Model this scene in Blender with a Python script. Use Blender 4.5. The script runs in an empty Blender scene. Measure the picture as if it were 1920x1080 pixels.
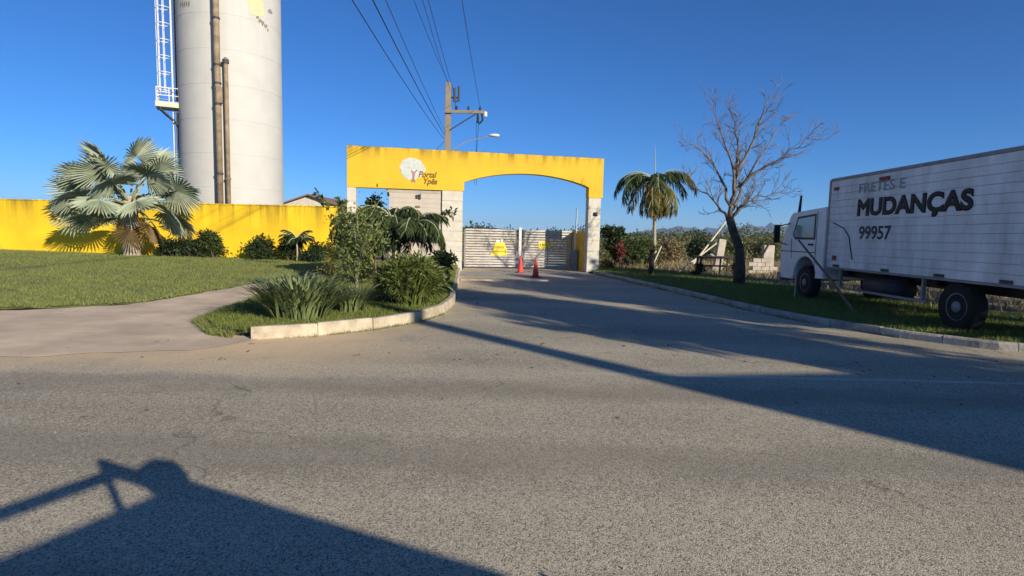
import bpy, math, random
import numpy as np
from math import sin, cos, pi, radians, atan2, sqrt, atan, tan
from mathutils import Vector, Matrix

# ------------------------------------------------------------------ camera, sky, sun, exposure
C = bpy.context.scene
COL = C.collection
CAM_H = 1.7
cam = bpy.data.cameras.new('camera')
cam.sensor_width = 36.0
cam.lens = 36.0 * 1080 / 1920
cam.clip_start = 0.05
cam.clip_end = 20000
camo = bpy.data.objects.new('camera', cam)
COL.objects.link(camo)
_p = atan(100 / 1080)
_r = radians(1.3)
_right = Vector((1, 0, 0)); _up = Vector((0, sin(_p), cos(_p))); _fw = Vector((0, cos(_p), -sin(_p)))
_cx = _right * cos(_r) + _up * sin(_r)
_cy = -_right * sin(_r) + _up * cos(_r)
_cz = -_fw
camo.matrix_world = Matrix(((_cx.x, _cy.x, _cz.x, 0), (_cx.y, _cy.y, _cz.y, 0), (_cx.z, _cy.z, _cz.z, CAM_H), (0, 0, 0, 1)))
C.camera = camo

SUN_EL = radians(19.0)
SUN_AZ = radians(41.5)                      # right of straight behind the camera
SH = Vector((sin(SUN_AZ), -cos(SUN_AZ), 0))  # horizontal direction towards the sun
SV = Vector((SH.x * cos(SUN_EL), SH.y * cos(SUN_EL), sin(SUN_EL)))
w = bpy.data.worlds.new('World')
C.world = w
w.use_nodes = True
nt = w.node_tree
sky = nt.nodes.new('ShaderNodeTexSky')
sky.sky_type = 'NISHITA'
sky.sun_disc = False
sky.sun_elevation = SUN_EL
sky.sun_rotation = atan2(SV.x, SV.y)
sky.altitude = 2000
sky.air_density = 1.0
sky.dust_density = 0.0
sky.ozone_density = 10.0
bg = nt.nodes['Background']
hs = nt.nodes.new('ShaderNodeHueSaturation')
hs.inputs['Saturation'].default_value = 1.03
nt.links.new(sky.outputs[0], hs.inputs['Color'])
nt.links.new(hs.outputs[0], bg.inputs[0])
bg.inputs[1].default_value = 0.076
sl = bpy.data.lights.new('sun', 'SUN')
sl.energy = 4.0
sl.angle = radians(0.5)
sl.color = (1.0, 0.895, 0.73)
slo = bpy.data.objects.new('sun', sl)
COL.objects.link(slo)
slo.rotation_euler = SV.to_track_quat('Z', 'Y').to_euler()
C.view_settings.view_transform = 'Standard'
C.view_settings.look = 'None'
C.view_settings.exposure = 0.75
C.view_settings.gamma = 1.0
C.view_settings.use_curve_mapping = False
C.cycles.use_denoising = True
C.cycles.max_bounces = 6
C.cycles.transparent_max_bounces = 8

rng = np.random.default_rng(7)
random.seed(7)

# ------------------------------------------------------------------ materials
def _pr(name):
    m = bpy.data.materials.new(name)
    m.use_nodes = True
    n = m.node_tree
    return m, n, n.nodes['Principled BSDF'], n.links

def mat(name, base, rough=0.8, var=0.18, scale=2.0, bump=0.15, bscale=30.0, metal=0.0, spec=0.3, tint=None, stretch=(1, 1, 1), coat=0.0, world=False):
    m, n, b, L = _pr(name)
    b.inputs['Roughness'].default_value = rough
    b.inputs['Metallic'].default_value = metal
    b.inputs['Specular IOR Level'].default_value = spec
    b.inputs['Coat Weight'].default_value = coat
    tc = n.nodes.new('ShaderNodeTexCoord')
    mp = n.nodes.new('ShaderNodeMapping')
    mp.inputs['Scale'].default_value = stretch
    ge = n.nodes.new('ShaderNodeNewGeometry')
    L.new(ge.outputs['Position'] if world else tc.outputs['Object'], mp.inputs[0])
    no = n.nodes.new('ShaderNodeTexNoise')
    no.inputs['Scale'].default_value = scale
    no.inputs['Detail'].default_value = 8
    no.inputs['Roughness'].default_value = 0.65
    L.new(mp.outputs[0], no.inputs['Vector'])
    r = n.nodes.new('ShaderNodeValToRGB')
    r.color_ramp.elements[0].position = 0.3
    r.color_ramp.elements[1].position = 0.7
    t = tint or base
    r.color_ramp.elements[0].color = (t[0] * (1 - var), t[1] * (1 - var), t[2] * (1 - var), 1)
    r.color_ramp.elements[1].color = (base[0] * (1 + var), base[1] * (1 + var), base[2] * (1 + var), 1)
    L.new(no.outputs['Fac'], r.inputs[0])
    L.new(r.outputs[0], b.inputs['Base Color'])
    if bump:
        n2 = n.nodes.new('ShaderNodeTexNoise')
        n2.inputs['Scale'].default_value = bscale
        n2.inputs['Detail'].default_value = 4
        L.new(mp.outputs[0], n2.inputs['Vector'])
        bp = n.nodes.new('ShaderNodeBump')
        bp.inputs['Strength'].default_value = bump
        bp.inputs['Distance'].default_value = 0.02
        L.new(n2.outputs['Fac'], bp.inputs['Height'])
        L.new(bp.outputs[0], b.inputs['Normal'])
    return m

def leafmat(name, c1, c2, trans=0.25, rough=0.55, c3=None):
    m, n, b, L = _pr(name)
    g = n.nodes.new('ShaderNodeNewGeometry')
    r = n.nodes.new('ShaderNodeValToRGB')
    r.color_ramp.elements[0].color = (*c1, 1)
    r.color_ramp.elements[1].color = (*c2, 1)
    if c3:
        r.color_ramp.elements[1].position = 0.8
        e = r.color_ramp.elements.new(0.95)
        e.color = (*c3, 1)
    L.new(g.outputs['Random Per Island'], r.inputs[0])
    L.new(r.outputs[0], b.inputs['Base Color'])
    b.inputs['Roughness'].default_value = rough
    b.inputs['Specular IOR Level'].default_value = 0.35
    tr = n.nodes.new('ShaderNodeBsdfTranslucent')
    L.new(r.outputs[0], tr.inputs[0])
    mx = n.nodes.new('ShaderNodeMixShader')
    mx.inputs[0].default_value = trans
    L.new(b.outputs[0], mx.inputs[1])
    L.new(tr.outputs[0], mx.inputs[2])
    L.new(mx.outputs[0], n.nodes['Material Output'].inputs[0])
    return m

def asphalt_mat():
    m, n, b, L = _pr('asphalt')
    N = n.nodes.new
    tc = N('ShaderNodeTexCoord')
    def noise(scale, detail=4, rough=0.6, st=None):
        x = N('ShaderNodeTexNoise')
        x.inputs['Scale'].default_value = scale
        x.inputs['Detail'].default_value = detail
        x.inputs['Roughness'].default_value = rough
        if st:
            mp = N('ShaderNodeMapping')
            mp.inputs['Scale'].default_value = st
            L.new(tc.outputs['Object'], mp.inputs[0])
            L.new(mp.outputs[0], x.inputs['Vector'])
        else:
            L.new(tc.outputs['Object'], x.inputs['Vector'])
        return x.outputs['Fac']
    def ramp(f, p0, p1, a=0.0, bb=1.0):
        x = N('ShaderNodeMapRange')
        x.inputs['From Min'].default_value = p0
        x.inputs['From Max'].default_value = p1
        x.inputs['To Min'].default_value = a
        x.inputs['To Max'].default_value = bb
        L.new(f, x.inputs['Value'])
        return x.outputs[0]
    def mix(f, a, bcol, mode='MIX'):
        x = N('ShaderNodeMix')
        x.data_type = 'RGBA'
        x.blend_type = mode
        if isinstance(f, float): x.inputs[0].default_value = f
        else: L.new(f, x.inputs[0])
        for i, c in ((6, a), (7, bcol)):
            if isinstance(c, tuple): x.inputs[i].default_value = (*c, 1)
            else: L.new(c, x.inputs[i])
        return x.outputs[2]
    def math_(op, a, bv):
        x = N('ShaderNodeMath')
        x.operation = op
        x.use_clamp = False
        for i, c in ((0, a), (1, bv)):
            if isinstance(c, (int, float)): x.inputs[i].default_value = c
            else: L.new(c, x.inputs[i])
        return x.outputs[0]
    # worn tone: bands that follow the traffic of the street, plus irregular patches
    bands = ramp(noise(1.0, 5, 0.55, (0.05, 0.55, 1)), 0.35, 0.65)
    patch = ramp(noise(0.35, 7, 0.62), 0.32, 0.68)
    tone = math_('ADD', math_('MULTIPLY', bands, 0.62), math_('MULTIPLY', patch, 0.38))
    c = mix(tone, (0.26, 0.232, 0.186), (0.57, 0.505, 0.40))
    # aggregate: pale and dark stones of a worn surface dressing
    v = N('ShaderNodeTexVoronoi'); v.inputs['Scale'].default_value = 115; L.new(tc.outputs['Object'], v.inputs['Vector'])
    sep = N('ShaderNodeSeparateColor'); L.new(v.outputs['Color'], sep.inputs[0])
    c = mix(ramp(sep.outputs[0], 0.70, 0.90, 0, 0.65), c, (0.62, 0.58, 0.51))
    c = mix(ramp(sep.outputs[1], 0.60, 0.90, 0, 0.8), c, (0.07, 0.065, 0.06))
    f2 = noise(85, 4, 0.65)
    c = mix(ramp(f2, 0.38, 0.66, 0.0, 0.45), c, (0.10, 0.093, 0.085))
    v2 = N('ShaderNodeTexVoronoi'); v2.inputs['Scale'].default_value = 52; L.new(tc.outputs['Object'], v2.inputs['Vector'])
    sep2 = N('ShaderNodeSeparateColor'); L.new(v2.outputs['Color'], sep2.inputs[0])
    c = mix(ramp(sep2.outputs[2], 0.84, 0.98, 0, 0.4), c, (0.55, 0.51, 0.45))
    # sandy dust washed over the left edge of the street and along the kerbs
    sx = N('ShaderNodeSeparateXYZ'); L.new(tc.outputs['Object'], sx.inputs[0])
    wob = ramp(noise(0.9, 6, 0.65), 0.25, 0.75, -0.9, 0.9)
    dy = math_('ADD', sx.outputs[1], wob)
    ey = N('ShaderNodeMath'); ey.operation = 'ADD'; L.new(sx.outputs[1], ey.inputs[0]); L.new(wob, ey.inputs[1])
    e1 = ramp(ey.outputs[0], 6.3, 8.1)
    ex = N('ShaderNodeMath'); ex.operation = 'ADD'; L.new(sx.outputs[0], ex.inputs[0]); L.new(wob, ex.inputs[1])
    e2 = ramp(ex.outputs[0], -0.8, -3.2)
    dust = math_('MULTIPLY', math_('MULTIPLY', e1, e2), 0.85)
    c = mix(dust, c, (0.60, 0.455, 0.30))
    spot = ramp(noise(1.7, 3, 0.5), 0.69, 0.73, 0, 0.5)
    c = mix(spot, c, (0.12, 0.11, 0.10))
    # longitudinal joint where the driveway surfacing meets the street, and an old patch edge
    jy = N('ShaderNodeMath'); jy.operation = 'MULTIPLY_ADD'; L.new(wob, jy.inputs[0]); jy.inputs[1].default_value = 0.05; L.new(sx.outputs[1], jy.inputs[2])
    ja = N('ShaderNodeMath'); ja.operation = 'SUBTRACT'; L.new(jy.outputs[0], ja.inputs[0]); ja.inputs[1].default_value = 7.05
    jb = N('ShaderNodeMath'); jb.operation = 'ABSOLUTE'; L.new(ja.outputs[0], jb.inputs[0])
    jm = math_('MULTIPLY', ramp(jb.outputs[0], 0.02, 0.07, 0.55, 0), ramp(sx.outputs[0], 0.5, 2.2))
    c = mix(jm, c, (0.55, 0.52, 0.46))
    # wheel tracks along the street, polished and a little darker
    wt = N('ShaderNodeMath'); wt.operation = 'SINE'
    wm = N('ShaderNodeMath'); wm.operation = 'MULTIPLY_ADD'; L.new(sx.outputs[1], wm.inputs[0]); wm.inputs[1].default_value = 3.3; L.new(wob, wm.inputs[2])
    L.new(wm.outputs[0], wt.inputs[0])
    wmask = math_('MULTIPLY', ramp(wt.outputs[0], 0.1, 0.95, 0, 0.42), ramp(sx.outputs[1], 7.4, 6.6))
    c = mix(wmask, c, (0.16, 0.148, 0.13))
    # hairline cracks
    vc = N('ShaderNodeTexVoronoi'); vc.feature = 'DISTANCE_TO_EDGE'; vc.inputs['Scale'].default_value = 0.33
    mpw = N('ShaderNodeVectorMath'); mpw.operation = 'ADD'
    nn = N('ShaderNodeTexNoise'); nn.inputs['Scale'].default_value = 1.3; nn.inputs['Detail'].default_value = 6
    L.new(tc.outputs['Object'], nn.inputs['Vector'])
    L.new(tc.outputs['Object'], mpw.inputs[0]); L.new(nn.outputs['Color'], mpw.inputs[1])
    L.new(mpw.outputs[0], vc.inputs['Vector'])
    cr = ramp(vc.outputs['Distance'], 0.0, 0.006, 1, 0)
    crm = math_('MULTIPLY', cr, ramp(noise(0.6, 2), 0.50, 0.60, 0, 0.5))
    c = mix(crm, c, (0.03, 0.028, 0.026))
    c = mix(1.0, c, (1.27, 1.24, 1.10), 'MULTIPLY')
    L.new(c, b.inputs['Base Color'])
    b.inputs['Roughness'].default_value = 0.88
    b.inputs['Specular IOR Level'].default_value = 0.2
    bp = N('ShaderNodeBump'); bp.inputs['Strength'].default_value = 0.6; bp.inputs['Distance'].default_value = 0.006
    hh = math_('ADD', math_('MULTIPLY', v.outputs['Distance'], -0.6), f2)
    L.new(hh, bp.inputs['Height'])
    L.new(bp.outputs[0], b.inputs['Normal'])
    return m

def streak_mat(name, base, dark, ztop, depth, amount=0.8, rough=0.75, var=0.08):
    """painted render with rain streaks and mould that run down from the top edge (world heights)"""
    m, n, b, L = _pr(name)
    N = n.nodes.new
    tc = N('ShaderNodeTexCoord')
    mp = N('ShaderNodeMapping'); mp.inputs['Scale'].default_value = (2.6, 2.6, 0.12)
    L.new(tc.outputs['Object'], mp.inputs[0])
    no = N('ShaderNodeTexNoise'); no.inputs['Scale'].default_value = 1.0; no.inputs['Detail'].default_value = 8; no.inputs['Roughness'].default_value = 0.7
    L.new(mp.outputs[0], no.inputs['Vector'])
    big = N('ShaderNodeTexNoise'); big.inputs['Scale'].default_value = 0.9; big.inputs['Detail'].default_value = 7
    L.new(tc.outputs['Object'], big.inputs['Vector'])
    s = N('ShaderNodeSeparateXYZ'); L.new(tc.outputs['Object'], s.inputs[0])
    mr = N('ShaderNodeMapRange'); mr.inputs['From Min'].default_value = ztop - depth; mr.inputs['From Max'].default_value = ztop
    mr.inputs['To Min'].default_value = 0; mr.inputs['To Max'].default_value = 1
    L.new(s.outputs[2], mr.inputs['Value'])
    pw = N('ShaderNodeMath'); pw.operation = 'POWER'; L.new(mr.outputs[0], pw.inputs[0]); pw.inputs[1].default_value = 1.8
    st = N('ShaderNodeMapRange'); st.inputs['From Min'].default_value = 0.43; st.inputs['From Max'].default_value = 0.60
    L.new(no.outputs['Fac'], st.inputs['Value'])
    mu = N('ShaderNodeMath'); mu.operation = 'MULTIPLY'; L.new(pw.outputs[0], mu.inputs[0]); L.new(st.outputs[0], mu.inputs[1])
    sp = N('ShaderNodeTexNoise'); sp.inputs['Scale'].default_value = 7; sp.inputs['Detail'].default_value = 6; sp.inputs['Roughness'].default_value = 0.75
    L.new(tc.outputs['Object'], sp.inputs['Vector'])
    spr = N('ShaderNodeMapRange'); spr.inputs['From Min'].default_value = 0.54; spr.inputs['From Max'].default_value = 0.62; L.new(sp.outputs['Fac'], spr.inputs['Value'])
    p6 = N('ShaderNodeMath'); p6.operation = 'POWER'; L.new(mr.outputs[0], p6.inputs[0]); p6.inputs[1].default_value = 4.0
    sm_ = N('ShaderNodeMath'); sm_.operation = 'MULTIPLY'; L.new(p6.outputs[0], sm_.inputs[0]); L.new(spr.outputs[0], sm_.inputs[1])
    mm = N('ShaderNodeMath'); mm.operation = 'MAXIMUM'; L.new(mu.outputs[0], mm.inputs[0]); L.new(sm_.outputs[0], mm.inputs[1])
    m2 = N('ShaderNodeMath'); m2.operation = 'MULTIPLY'; L.new(mm.outputs[0], m2.inputs[0]); m2.inputs[1].default_value = amount
    r = N('ShaderNodeValToRGB')
    r.color_ramp.elements[0].position = 0.3; r.color_ramp.elements[1].position = 0.7
    r.color_ramp.elements[0].color = (*[k * (1 - var) for k in base], 1)
    r.color_ramp.elements[1].color = (*[k * (1 + var) for k in base], 1)
    L.new(big.outputs['Fac'], r.inputs[0])
    mx = N('ShaderNodeMix'); mx.data_type = 'RGBA'
    L.new(m2.outputs[0], mx.inputs[0]); L.new(r.outputs[0], mx.inputs[6]); mx.inputs[7].default_value = (*dark, 1)
    L.new(mx.outputs[2], b.inputs['Base Color'])
    b.inputs['Roughness'].default_value = rough
    b.inputs['Specular IOR Level'].default_value = 0.25
    n2 = N('ShaderNodeTexNoise'); n2.inputs['Scale'].default_value = 14; n2.inputs['Detail'].default_value = 5
    L.new(tc.outputs['Object'], n2.inputs['Vector'])
    bp = N('ShaderNodeBump'); bp.inputs['Strength'].default_value = 0.18; bp.inputs['Distance'].default_value = 0.03
    L.new(n2.outputs['Fac'], bp.inputs['Height']); L.new(bp.outputs[0], b.inputs['Normal'])
    return m

MT = {}
MT['asphalt'] = asphalt_mat()
MT['earth'] = mat('earth', (0.24, 0.185, 0.12), 0.95, 0.25, 0.8, 0.5, 12, tint=(0.15, 0.13, 0.07))
MT['dryfield'] = mat('dryfield', (0.27, 0.21, 0.11), 0.95, 0.3, 0.25, 0.5, 6, tint=(0.13, 0.13, 0.05))
MT['path'] = mat('path', (0.67, 0.53, 0.365), 0.9, 0.16, 0.9, 0.5, 25, tint=(0.53, 0.42, 0.30))
MT['lawn'] = mat('lawn', (0.19, 0.225, 0.065), 0.95, 0.3, 0.9, 0.8, 22, tint=(0.17, 0.15, 0.065))
MT['soil'] = mat('soil', (0.09, 0.1, 0.035), 0.95, 0.35, 2.0, 0.6, 20, tint=(0.10, 0.08, 0.045))
MT['kerb'] = mat('kerb', (0.50, 0.44, 0.33), 0.85, 0.16, 3.5, 0.4, 22, tint=(0.36, 0.30, 0.21))
MT['kerbgrey'] = mat('kerbgrey', (0.40, 0.38, 0.34), 0.9, 0.22, 2.2, 0.5, 16, tint=(0.26, 0.24, 0.2))
MT['concrete'] = mat('concrete', (0.36, 0.33, 0.28), 0.9, 0.2, 2.5, 0.3, 20)
MT['yellowwall'] = streak_mat('yellowwall', (0.80, 0.525, 0.020), (0.15, 0.10, 0.02), 2.80, 1.7, 0.78, var=0.13)
MT['yellow'] = streak_mat('yellow', (0.66, 0.415, 0.028), (0.09, 0.075, 0.02), 5.36, 0.75, 0.8, var=0.08)
MT['yellowlow'] = mat('yellowlow', (0.74, 0.44, 0.03), 0.8, 0.1)
MT['cream'] = mat('cream', (0.56, 0.535, 0.46), 0.8, 0.08, 3, 0.15, 25, tint=(0.50, 0.46, 0.37))
MT['beige'] = mat('beige', (0.47, 0.42, 0.35), 0.85, 0.07, 2, 0.12, 20)
MT['tower'] = streak_mat('tower', (0.50, 0.493, 0.462), (0.28, 0.25, 0.19), 24.0, 22.0, 0.18, 0.7, 0.05)
MT['rustpipe'] = mat('rustpipe', (0.30, 0.23, 0.15), 0.75, 0.22, 2.5, 0.3, 12, tint=(0.19, 0.14, 0.09))
MT['whitemetal'] = mat('whitemetal', (0.70, 0.69, 0.66), 0.5, 0.1, 4, 0.05, 30)
MT['slat'] = mat('slat', (0.52, 0.49, 0.45), 0.55, 0.16, 3, 0.1, 20, tint=(0.42, 0.38, 0.33), stretch=(1, 1, 3), world=True)
MT['darkmetal'] = mat('darkmetal', (0.05, 0.05, 0.052), 0.6, 0.3, 5, 0.1)
MT['greymetal'] = mat('greymetal', (0.25, 0.25, 0.25), 0.5, 0.2, 4, 0.1)
MT['black'] = mat('black', (0.014, 0.015, 0.016), 0.6, 0.2, 5, 0.05)
MT['rubber'] = mat('rubber', (0.016, 0.016, 0.016), 0.85, 0.3, 6, 0.2)
MT['glass'] = mat('glass', (0.03, 0.045, 0.05), 0.08, 0.1, 2, 0, spec=0.7)
MT['cabglass'] = mat('cabglass', (0.30, 0.38, 0.36), 0.12, 0.1, 2, 0, spec=0.8)
MT['signyellow'] = mat('signyellow', (0.82, 0.66, 0.05), 0.6, 0.05)
MT['signwhite'] = mat('signwhite', (0.74, 0.72, 0.66), 0.6, 0.05)
MT['orange'] = mat('orange', (0.72, 0.30, 0.04), 0.6, 0.08)
MT['conered'] = mat('conered', (0.66, 0.06, 0.045), 0.55, 0.12)
MT['conedark'] = mat('conedark', (0.30, 0.03, 0.04), 0.6, 0.15)
MT['brownprint'] = mat('brownprint', (0.17, 0.10, 0.02), 0.8, 0.2)
MT['plumprint'] = mat('plumprint', (0.30, 0.17, 0.15), 0.8, 0.2)
MT['palegreen'] = mat('palegreen', (0.46, 0.54, 0.46), 0.8, 0.08, 8)
MT['palewhite'] = mat('palewhite', (0.72, 0.71, 0.68), 0.8, 0.06, 8)
MT['poleconc'] = mat('poleconc', (0.25, 0.205, 0.15), 0.9, 0.2, 1.5, 0.2, 15, stretch=(1, 1, 0.25))
MT['wood'] = mat('wood', (0.20, 0.14, 0.085), 0.85, 0.3, 4, 0.3, 20, stretch=(1, 1, 0.2))
MT['darkwood'] = mat('darkwood', (0.055, 0.042, 0.032), 0.9, 0.3, 4, 0.3, 20)
MT['stake'] = mat('stake', (0.55, 0.50, 0.40), 0.85, 0.2, 4, 0.15)
MT['bark'] = mat('bark', (0.115, 0.085, 0.062), 0.95, 0.35, 5, 0.6, 18, tint=(0.06, 0.045, 0.035))
MT['palebark'] = mat('palebark', (0.40, 0.36, 0.28), 0.9, 0.25, 5, 0.4, 18, tint=(0.25, 0.21, 0.16))
MT['palmtrunk'] = mat('palmtrunk', (0.46, 0.40, 0.31), 0.95, 0.25, 3, 0.6, 12, tint=(0.20, 0.16, 0.11), stretch=(1, 1, 3))
MT['pinkbark'] = mat('pinkbark', (0.34, 0.21, 0.14), 0.9, 0.25, 4, 0.3, 14)
MT['petiole'] = mat('petiole', (0.34, 0.36, 0.22), 0.7, 0.2, 4, 0.1)
MT['roof'] = mat('roof', (0.24, 0.15, 0.11), 0.85, 0.25, 2, 0.4, 8)
MT['truckwhite'] = mat('truckwhite', (0.80, 0.80, 0.79), 0.55, 0.12, 1.3, 0.15, 9, tint=(0.60, 0.585, 0.55), stretch=(1, 1.6, 0.45), world=True)
MT['cabwhite'] = mat('cabwhite', (0.76, 0.77, 0.77), 0.4, 0.1, 2, 0.03, 20)
MT['fadedpaint'] = mat('fadedpaint', (0.30, 0.32, 0.32), 0.8, 0.25, 9)
MT['bluepaint'] = mat('bluepaint', (0.02, 0.035, 0.06), 0.6, 0.2)
MT['carpaint'] = mat('carpaint', (0.08, 0.09, 0.11), 0.3, 0.05, 2, 0, coat=0.6)
MT['redpaint'] = mat('redpaint', (0.30, 0.06, 0.03), 0.7, 0.2)
MT['ruin'] = mat('ruin', (0.50, 0.45, 0.38), 0.9, 0.2, 2, 0.3, 10, tint=(0.34, 0.29, 0.23))
MT['hill'] = mat('hill', (0.060, 0.075, 0.045), 0.95, 0.25, 0.01, 0)
L1 = leafmat('leaf_green', (0.030, 0.052, 0.014), (0.085, 0.115, 0.030))
L2 = leafmat('leaf_dark', (0.018, 0.034, 0.012), (0.050, 0.075, 0.022))
L3 = leafmat('leaf_olive', (0.060, 0.070, 0.022), (0.145, 0.145, 0.045))
L4 = leafmat('leaf_strap', (0.075, 0.115, 0.04), (0.28, 0.33, 0.13), 0.2)
L5 = leafmat('leaf_silver', (0.23, 0.285, 0.19), (0.42, 0.465, 0.33), 0.12)
L6 = leafmat('leaf_dry', (0.13, 0.085, 0.035), (0.24, 0.165, 0.07), 0.2)
L7 = leafmat('leaf_palm', (0.032, 0.060, 0.014), (0.095, 0.13, 0.032), 0.25)
L8 = leafmat('leaf_oldpalm', (0.10, 0.115, 0.022), (0.24, 0.22, 0.05), 0.25, c3=(0.22, 0.10, 0.03))
L9 = leafmat('leaf_lily', (0.05, 0.078, 0.018), (0.21, 0.25, 0.06), 0.25)
LG = leafmat('grass_blade', (0.125, 0.165, 0.035), (0.29, 0.33, 0.10), 0.3, c3=(0.24, 0.20, 0.09))
LGS = leafmat('grass_bright', (0.11, 0.155, 0.025), (0.25, 0.30, 0.07), 0.3, c3=(0.20, 0.19, 0.07))
LD = leafmat('grass_dry', (0.20, 0.16, 0.065), (0.36, 0.29, 0.14), 0.2)
LR = leafmat('leaf_red', (0.13, 0.03, 0.028), (0.27, 0.09, 0.075), 0.25)
LSC = leafmat('scrub_dry', (0.14, 0.105, 0.05), (0.27, 0.205, 0.09), 0.2, c3=(0.26, 0.20, 0.10))
LSG = leafmat('scrub_green', (0.06, 0.078, 0.024), (0.17, 0.18, 0.06), 0.2)
LF = leafmat('wood_far', (0.025, 0.038, 0.016), (0.060, 0.075, 0.030), 0.1)

# ------------------------------------------------------------------ mesh helpers
class MB:
    def __init__(s):
        s.v = []; s.f = []
    def add(s, vs, fs):
        o = len(s.v)
        s.v.extend([tuple(p) for p in vs])
        s.f.extend([tuple(i + o for i in q) for q in fs])
        return s
    def box(s, lo, hi, M=None):
        x0, y0, z0 = lo; x1, y1, z1 = hi
        vs = [(x0, y0, z0), (x1, y0, z0), (x1, y1, z0), (x0, y1, z0), (x0, y0, z1), (x1, y0, z1), (x1, y1, z1), (x0, y1, z1)]
        if M is not None: vs = [tuple(M @ Vector(p)) for p in vs]
        return s.add(vs, [(3, 2, 1, 0), (4, 5, 6, 7), (0, 1, 5, 4), (1, 2, 6, 5), (2, 3, 7, 6), (3, 0, 4, 7)])
    def prism(s, pts, h, M=None, z0=0.0):
        """polygon pts (x,y) extruded z0..z0+h"""
        n = len(pts)
        vs = [(p[0], p[1], z0) for p in pts] + [(p[0], p[1], z0 + h) for p in pts]
        if M is not None: vs = [tuple(M @ Vector(p)) for p in vs]
        fs = [tuple(reversed(range(n))), tuple(range(n, 2 * n))]
        fs += [(i, (i + 1) % n, n + (i + 1) % n, n + i) for i in range(n)]
        return s.add(vs, fs)
    def tube(s, pts, rad, sides=8, cap=True):
        pts = [Vector(p) for p in pts]
        n = len(pts)
        if not hasattr(rad, '__len__'): rad = [rad] * n
        ref = None
        rings = []
        for i in range(n):
            d = (pts[min(i + 1, n - 1)] - pts[max(i - 1, 0)])
            if d.length < 1e-9: d = Vector((0, 0, 1))
            d.normalize()
            if ref is None:
                ref = Vector((1, 0, 0)) if abs(d.x) < 0.8 else Vector((0, 1, 0))
            a = ref - d * ref.dot(d)
            if a.length < 1e-5: a = Vector((0, 1, 0)) - d * d.y
            a.normalize(); bb = d.cross(a); ref = a
            rings.append([pts[i] + (a * cos(2 * pi * k / sides) + bb * sin(2 * pi * k / sides)) * rad[i] for k in range(sides)])
        vs = [p for r in rings for p in r]
        fs = []
        for i in range(n - 1):
            for k in range(sides):
                k2 = (k + 1) % sides
                fs.append((i * sides + k, i * sides + k2, (i + 1) * sides + k2, (i + 1) * sides + k))
        if cap:
            fs.append(tuple(reversed(range(sides))))
            fs.append(tuple(range((n - 1) * sides, n * sides)))
        return s.add(vs, fs)
    def lathe(s, prof, sides=24, M=None):
        """prof list of (r,z)"""
        vs = []
        for r, z in prof:
            for k in range(sides):
                vs.append((r * cos(2 * pi * k / sides), r * sin(2 * pi * k / sides), z))
        if M is not None: vs = [tuple(M @ Vector(p)) for p in vs]
        fs = []
        for i in range(len(prof) - 1):
            for k in range(sides):
                k2 = (k + 1) % sides
                fs.append((i * sides + k, i * sides + k2, (i + 1) * sides + k2, (i + 1) * sides + k))
        fs.append(tuple(reversed(range(sides))))
        fs.append(tuple(range((len(prof) - 1) * sides, len(prof) * sides)))
        return s.add(vs, fs)
    def mesh(s, name, m, smooth=False):
        me = bpy.data.meshes.new(name)
        me.from_pydata(s.v, [], s.f)
        if smooth: me.polygons.foreach_set('use_smooth', [True] * len(me.polygons))
        me.materials.append(m)
        me.update()
        return me
    def build(s, name, m, parent=None, smooth=False, loc=None):
        return link(name, s.mesh(name, m, smooth), parent, loc)

def link(name, me, parent=None, loc=None):
    o = bpy.data.objects.new(name, me)
    COL.objects.link(o)
    if parent: o.parent = parent
    if loc is not None: o.location = loc
    return o

def bevel(o, wdt=0.01, seg=2):
    b = o.modifiers.new('bevel', 'BEVEL')
    b.width = wdt; b.segments = seg; b.limit_method = 'ANGLE'
    return o

def tag(o, label=None, cat=None, group=None, kind=None):
    if label: o['label'] = label
    if cat: o['category'] = cat
    if group: o['group'] = group
    if kind: o['kind'] = kind
    return o

def thing(name, label, cat, loc=(0, 0, 0), rz=0, group=None):
    o = bpy.data.objects.new(name, None)
    o.empty_display_size = 0.2
    COL.objects.link(o)
    o.location = loc; o.rotation_euler = (0, 0, rz)
    return tag(o, label, cat, group)

def copy_tree(o, parent=None):
    c = o.copy()
    COL.objects.link(c)
    if parent: c.parent = parent
    for ch in list(o.children): copy_tree(ch, c)
    return c

def np_mesh(name, V, Q, m):
    """V (n,3) array, Q (k,4) quads"""
    me = bpy.data.meshes.new(name)
    V = np.asarray(V, dtype=np.float32); Q = np.asarray(Q, dtype=np.int32)
    me.vertices.add(len(V)); me.vertices.foreach_set('co', V.ravel())
    k = Q.shape[1]
    me.loops.add(Q.size); me.loops.foreach_set('vertex_index', Q.ravel())
    me.polygons.add(len(Q)); me.polygons.foreach_set('loop_start', np.arange(0, Q.size, k, dtype=np.int32))
    me.polygons.foreach_set('loop_total', np.full(len(Q), k, dtype=np.int32))
    me.materials.append(m)
    me.update(calc_edges=True)
    return me

def unit(a): return a / np.maximum(np.linalg.norm(a, axis=-1, keepdims=True), 1e-9)

def leaves(name, P, D, Ln, W, m, droop=0.15):
    """diamond leaves, folded a little along the midrib"""
    n = len(P)
    D = unit(D)
    S = unit(np.cross(D, rng.normal(size=(n, 3))))
    Nn = np.cross(S, D)
    Ln = np.broadcast_to(np.asarray(Ln, float).reshape(-1, 1), (n, 1)); W = np.broadcast_to(np.asarray(W, float).reshape(-1, 1), (n, 1))
    mid = P + D * Ln * 0.45
    tip = P + D * Ln - np.array([0, 0, 1]) * Ln * droop
    V = np.stack([P, mid + S * W * 0.5 + Nn * W * 0.12, tip, mid - S * W * 0.5 + Nn * W * 0.12], 1).reshape(-1, 3)
    return np_mesh(name, V, np.arange(4 * n).reshape(-1, 4), m)

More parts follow.
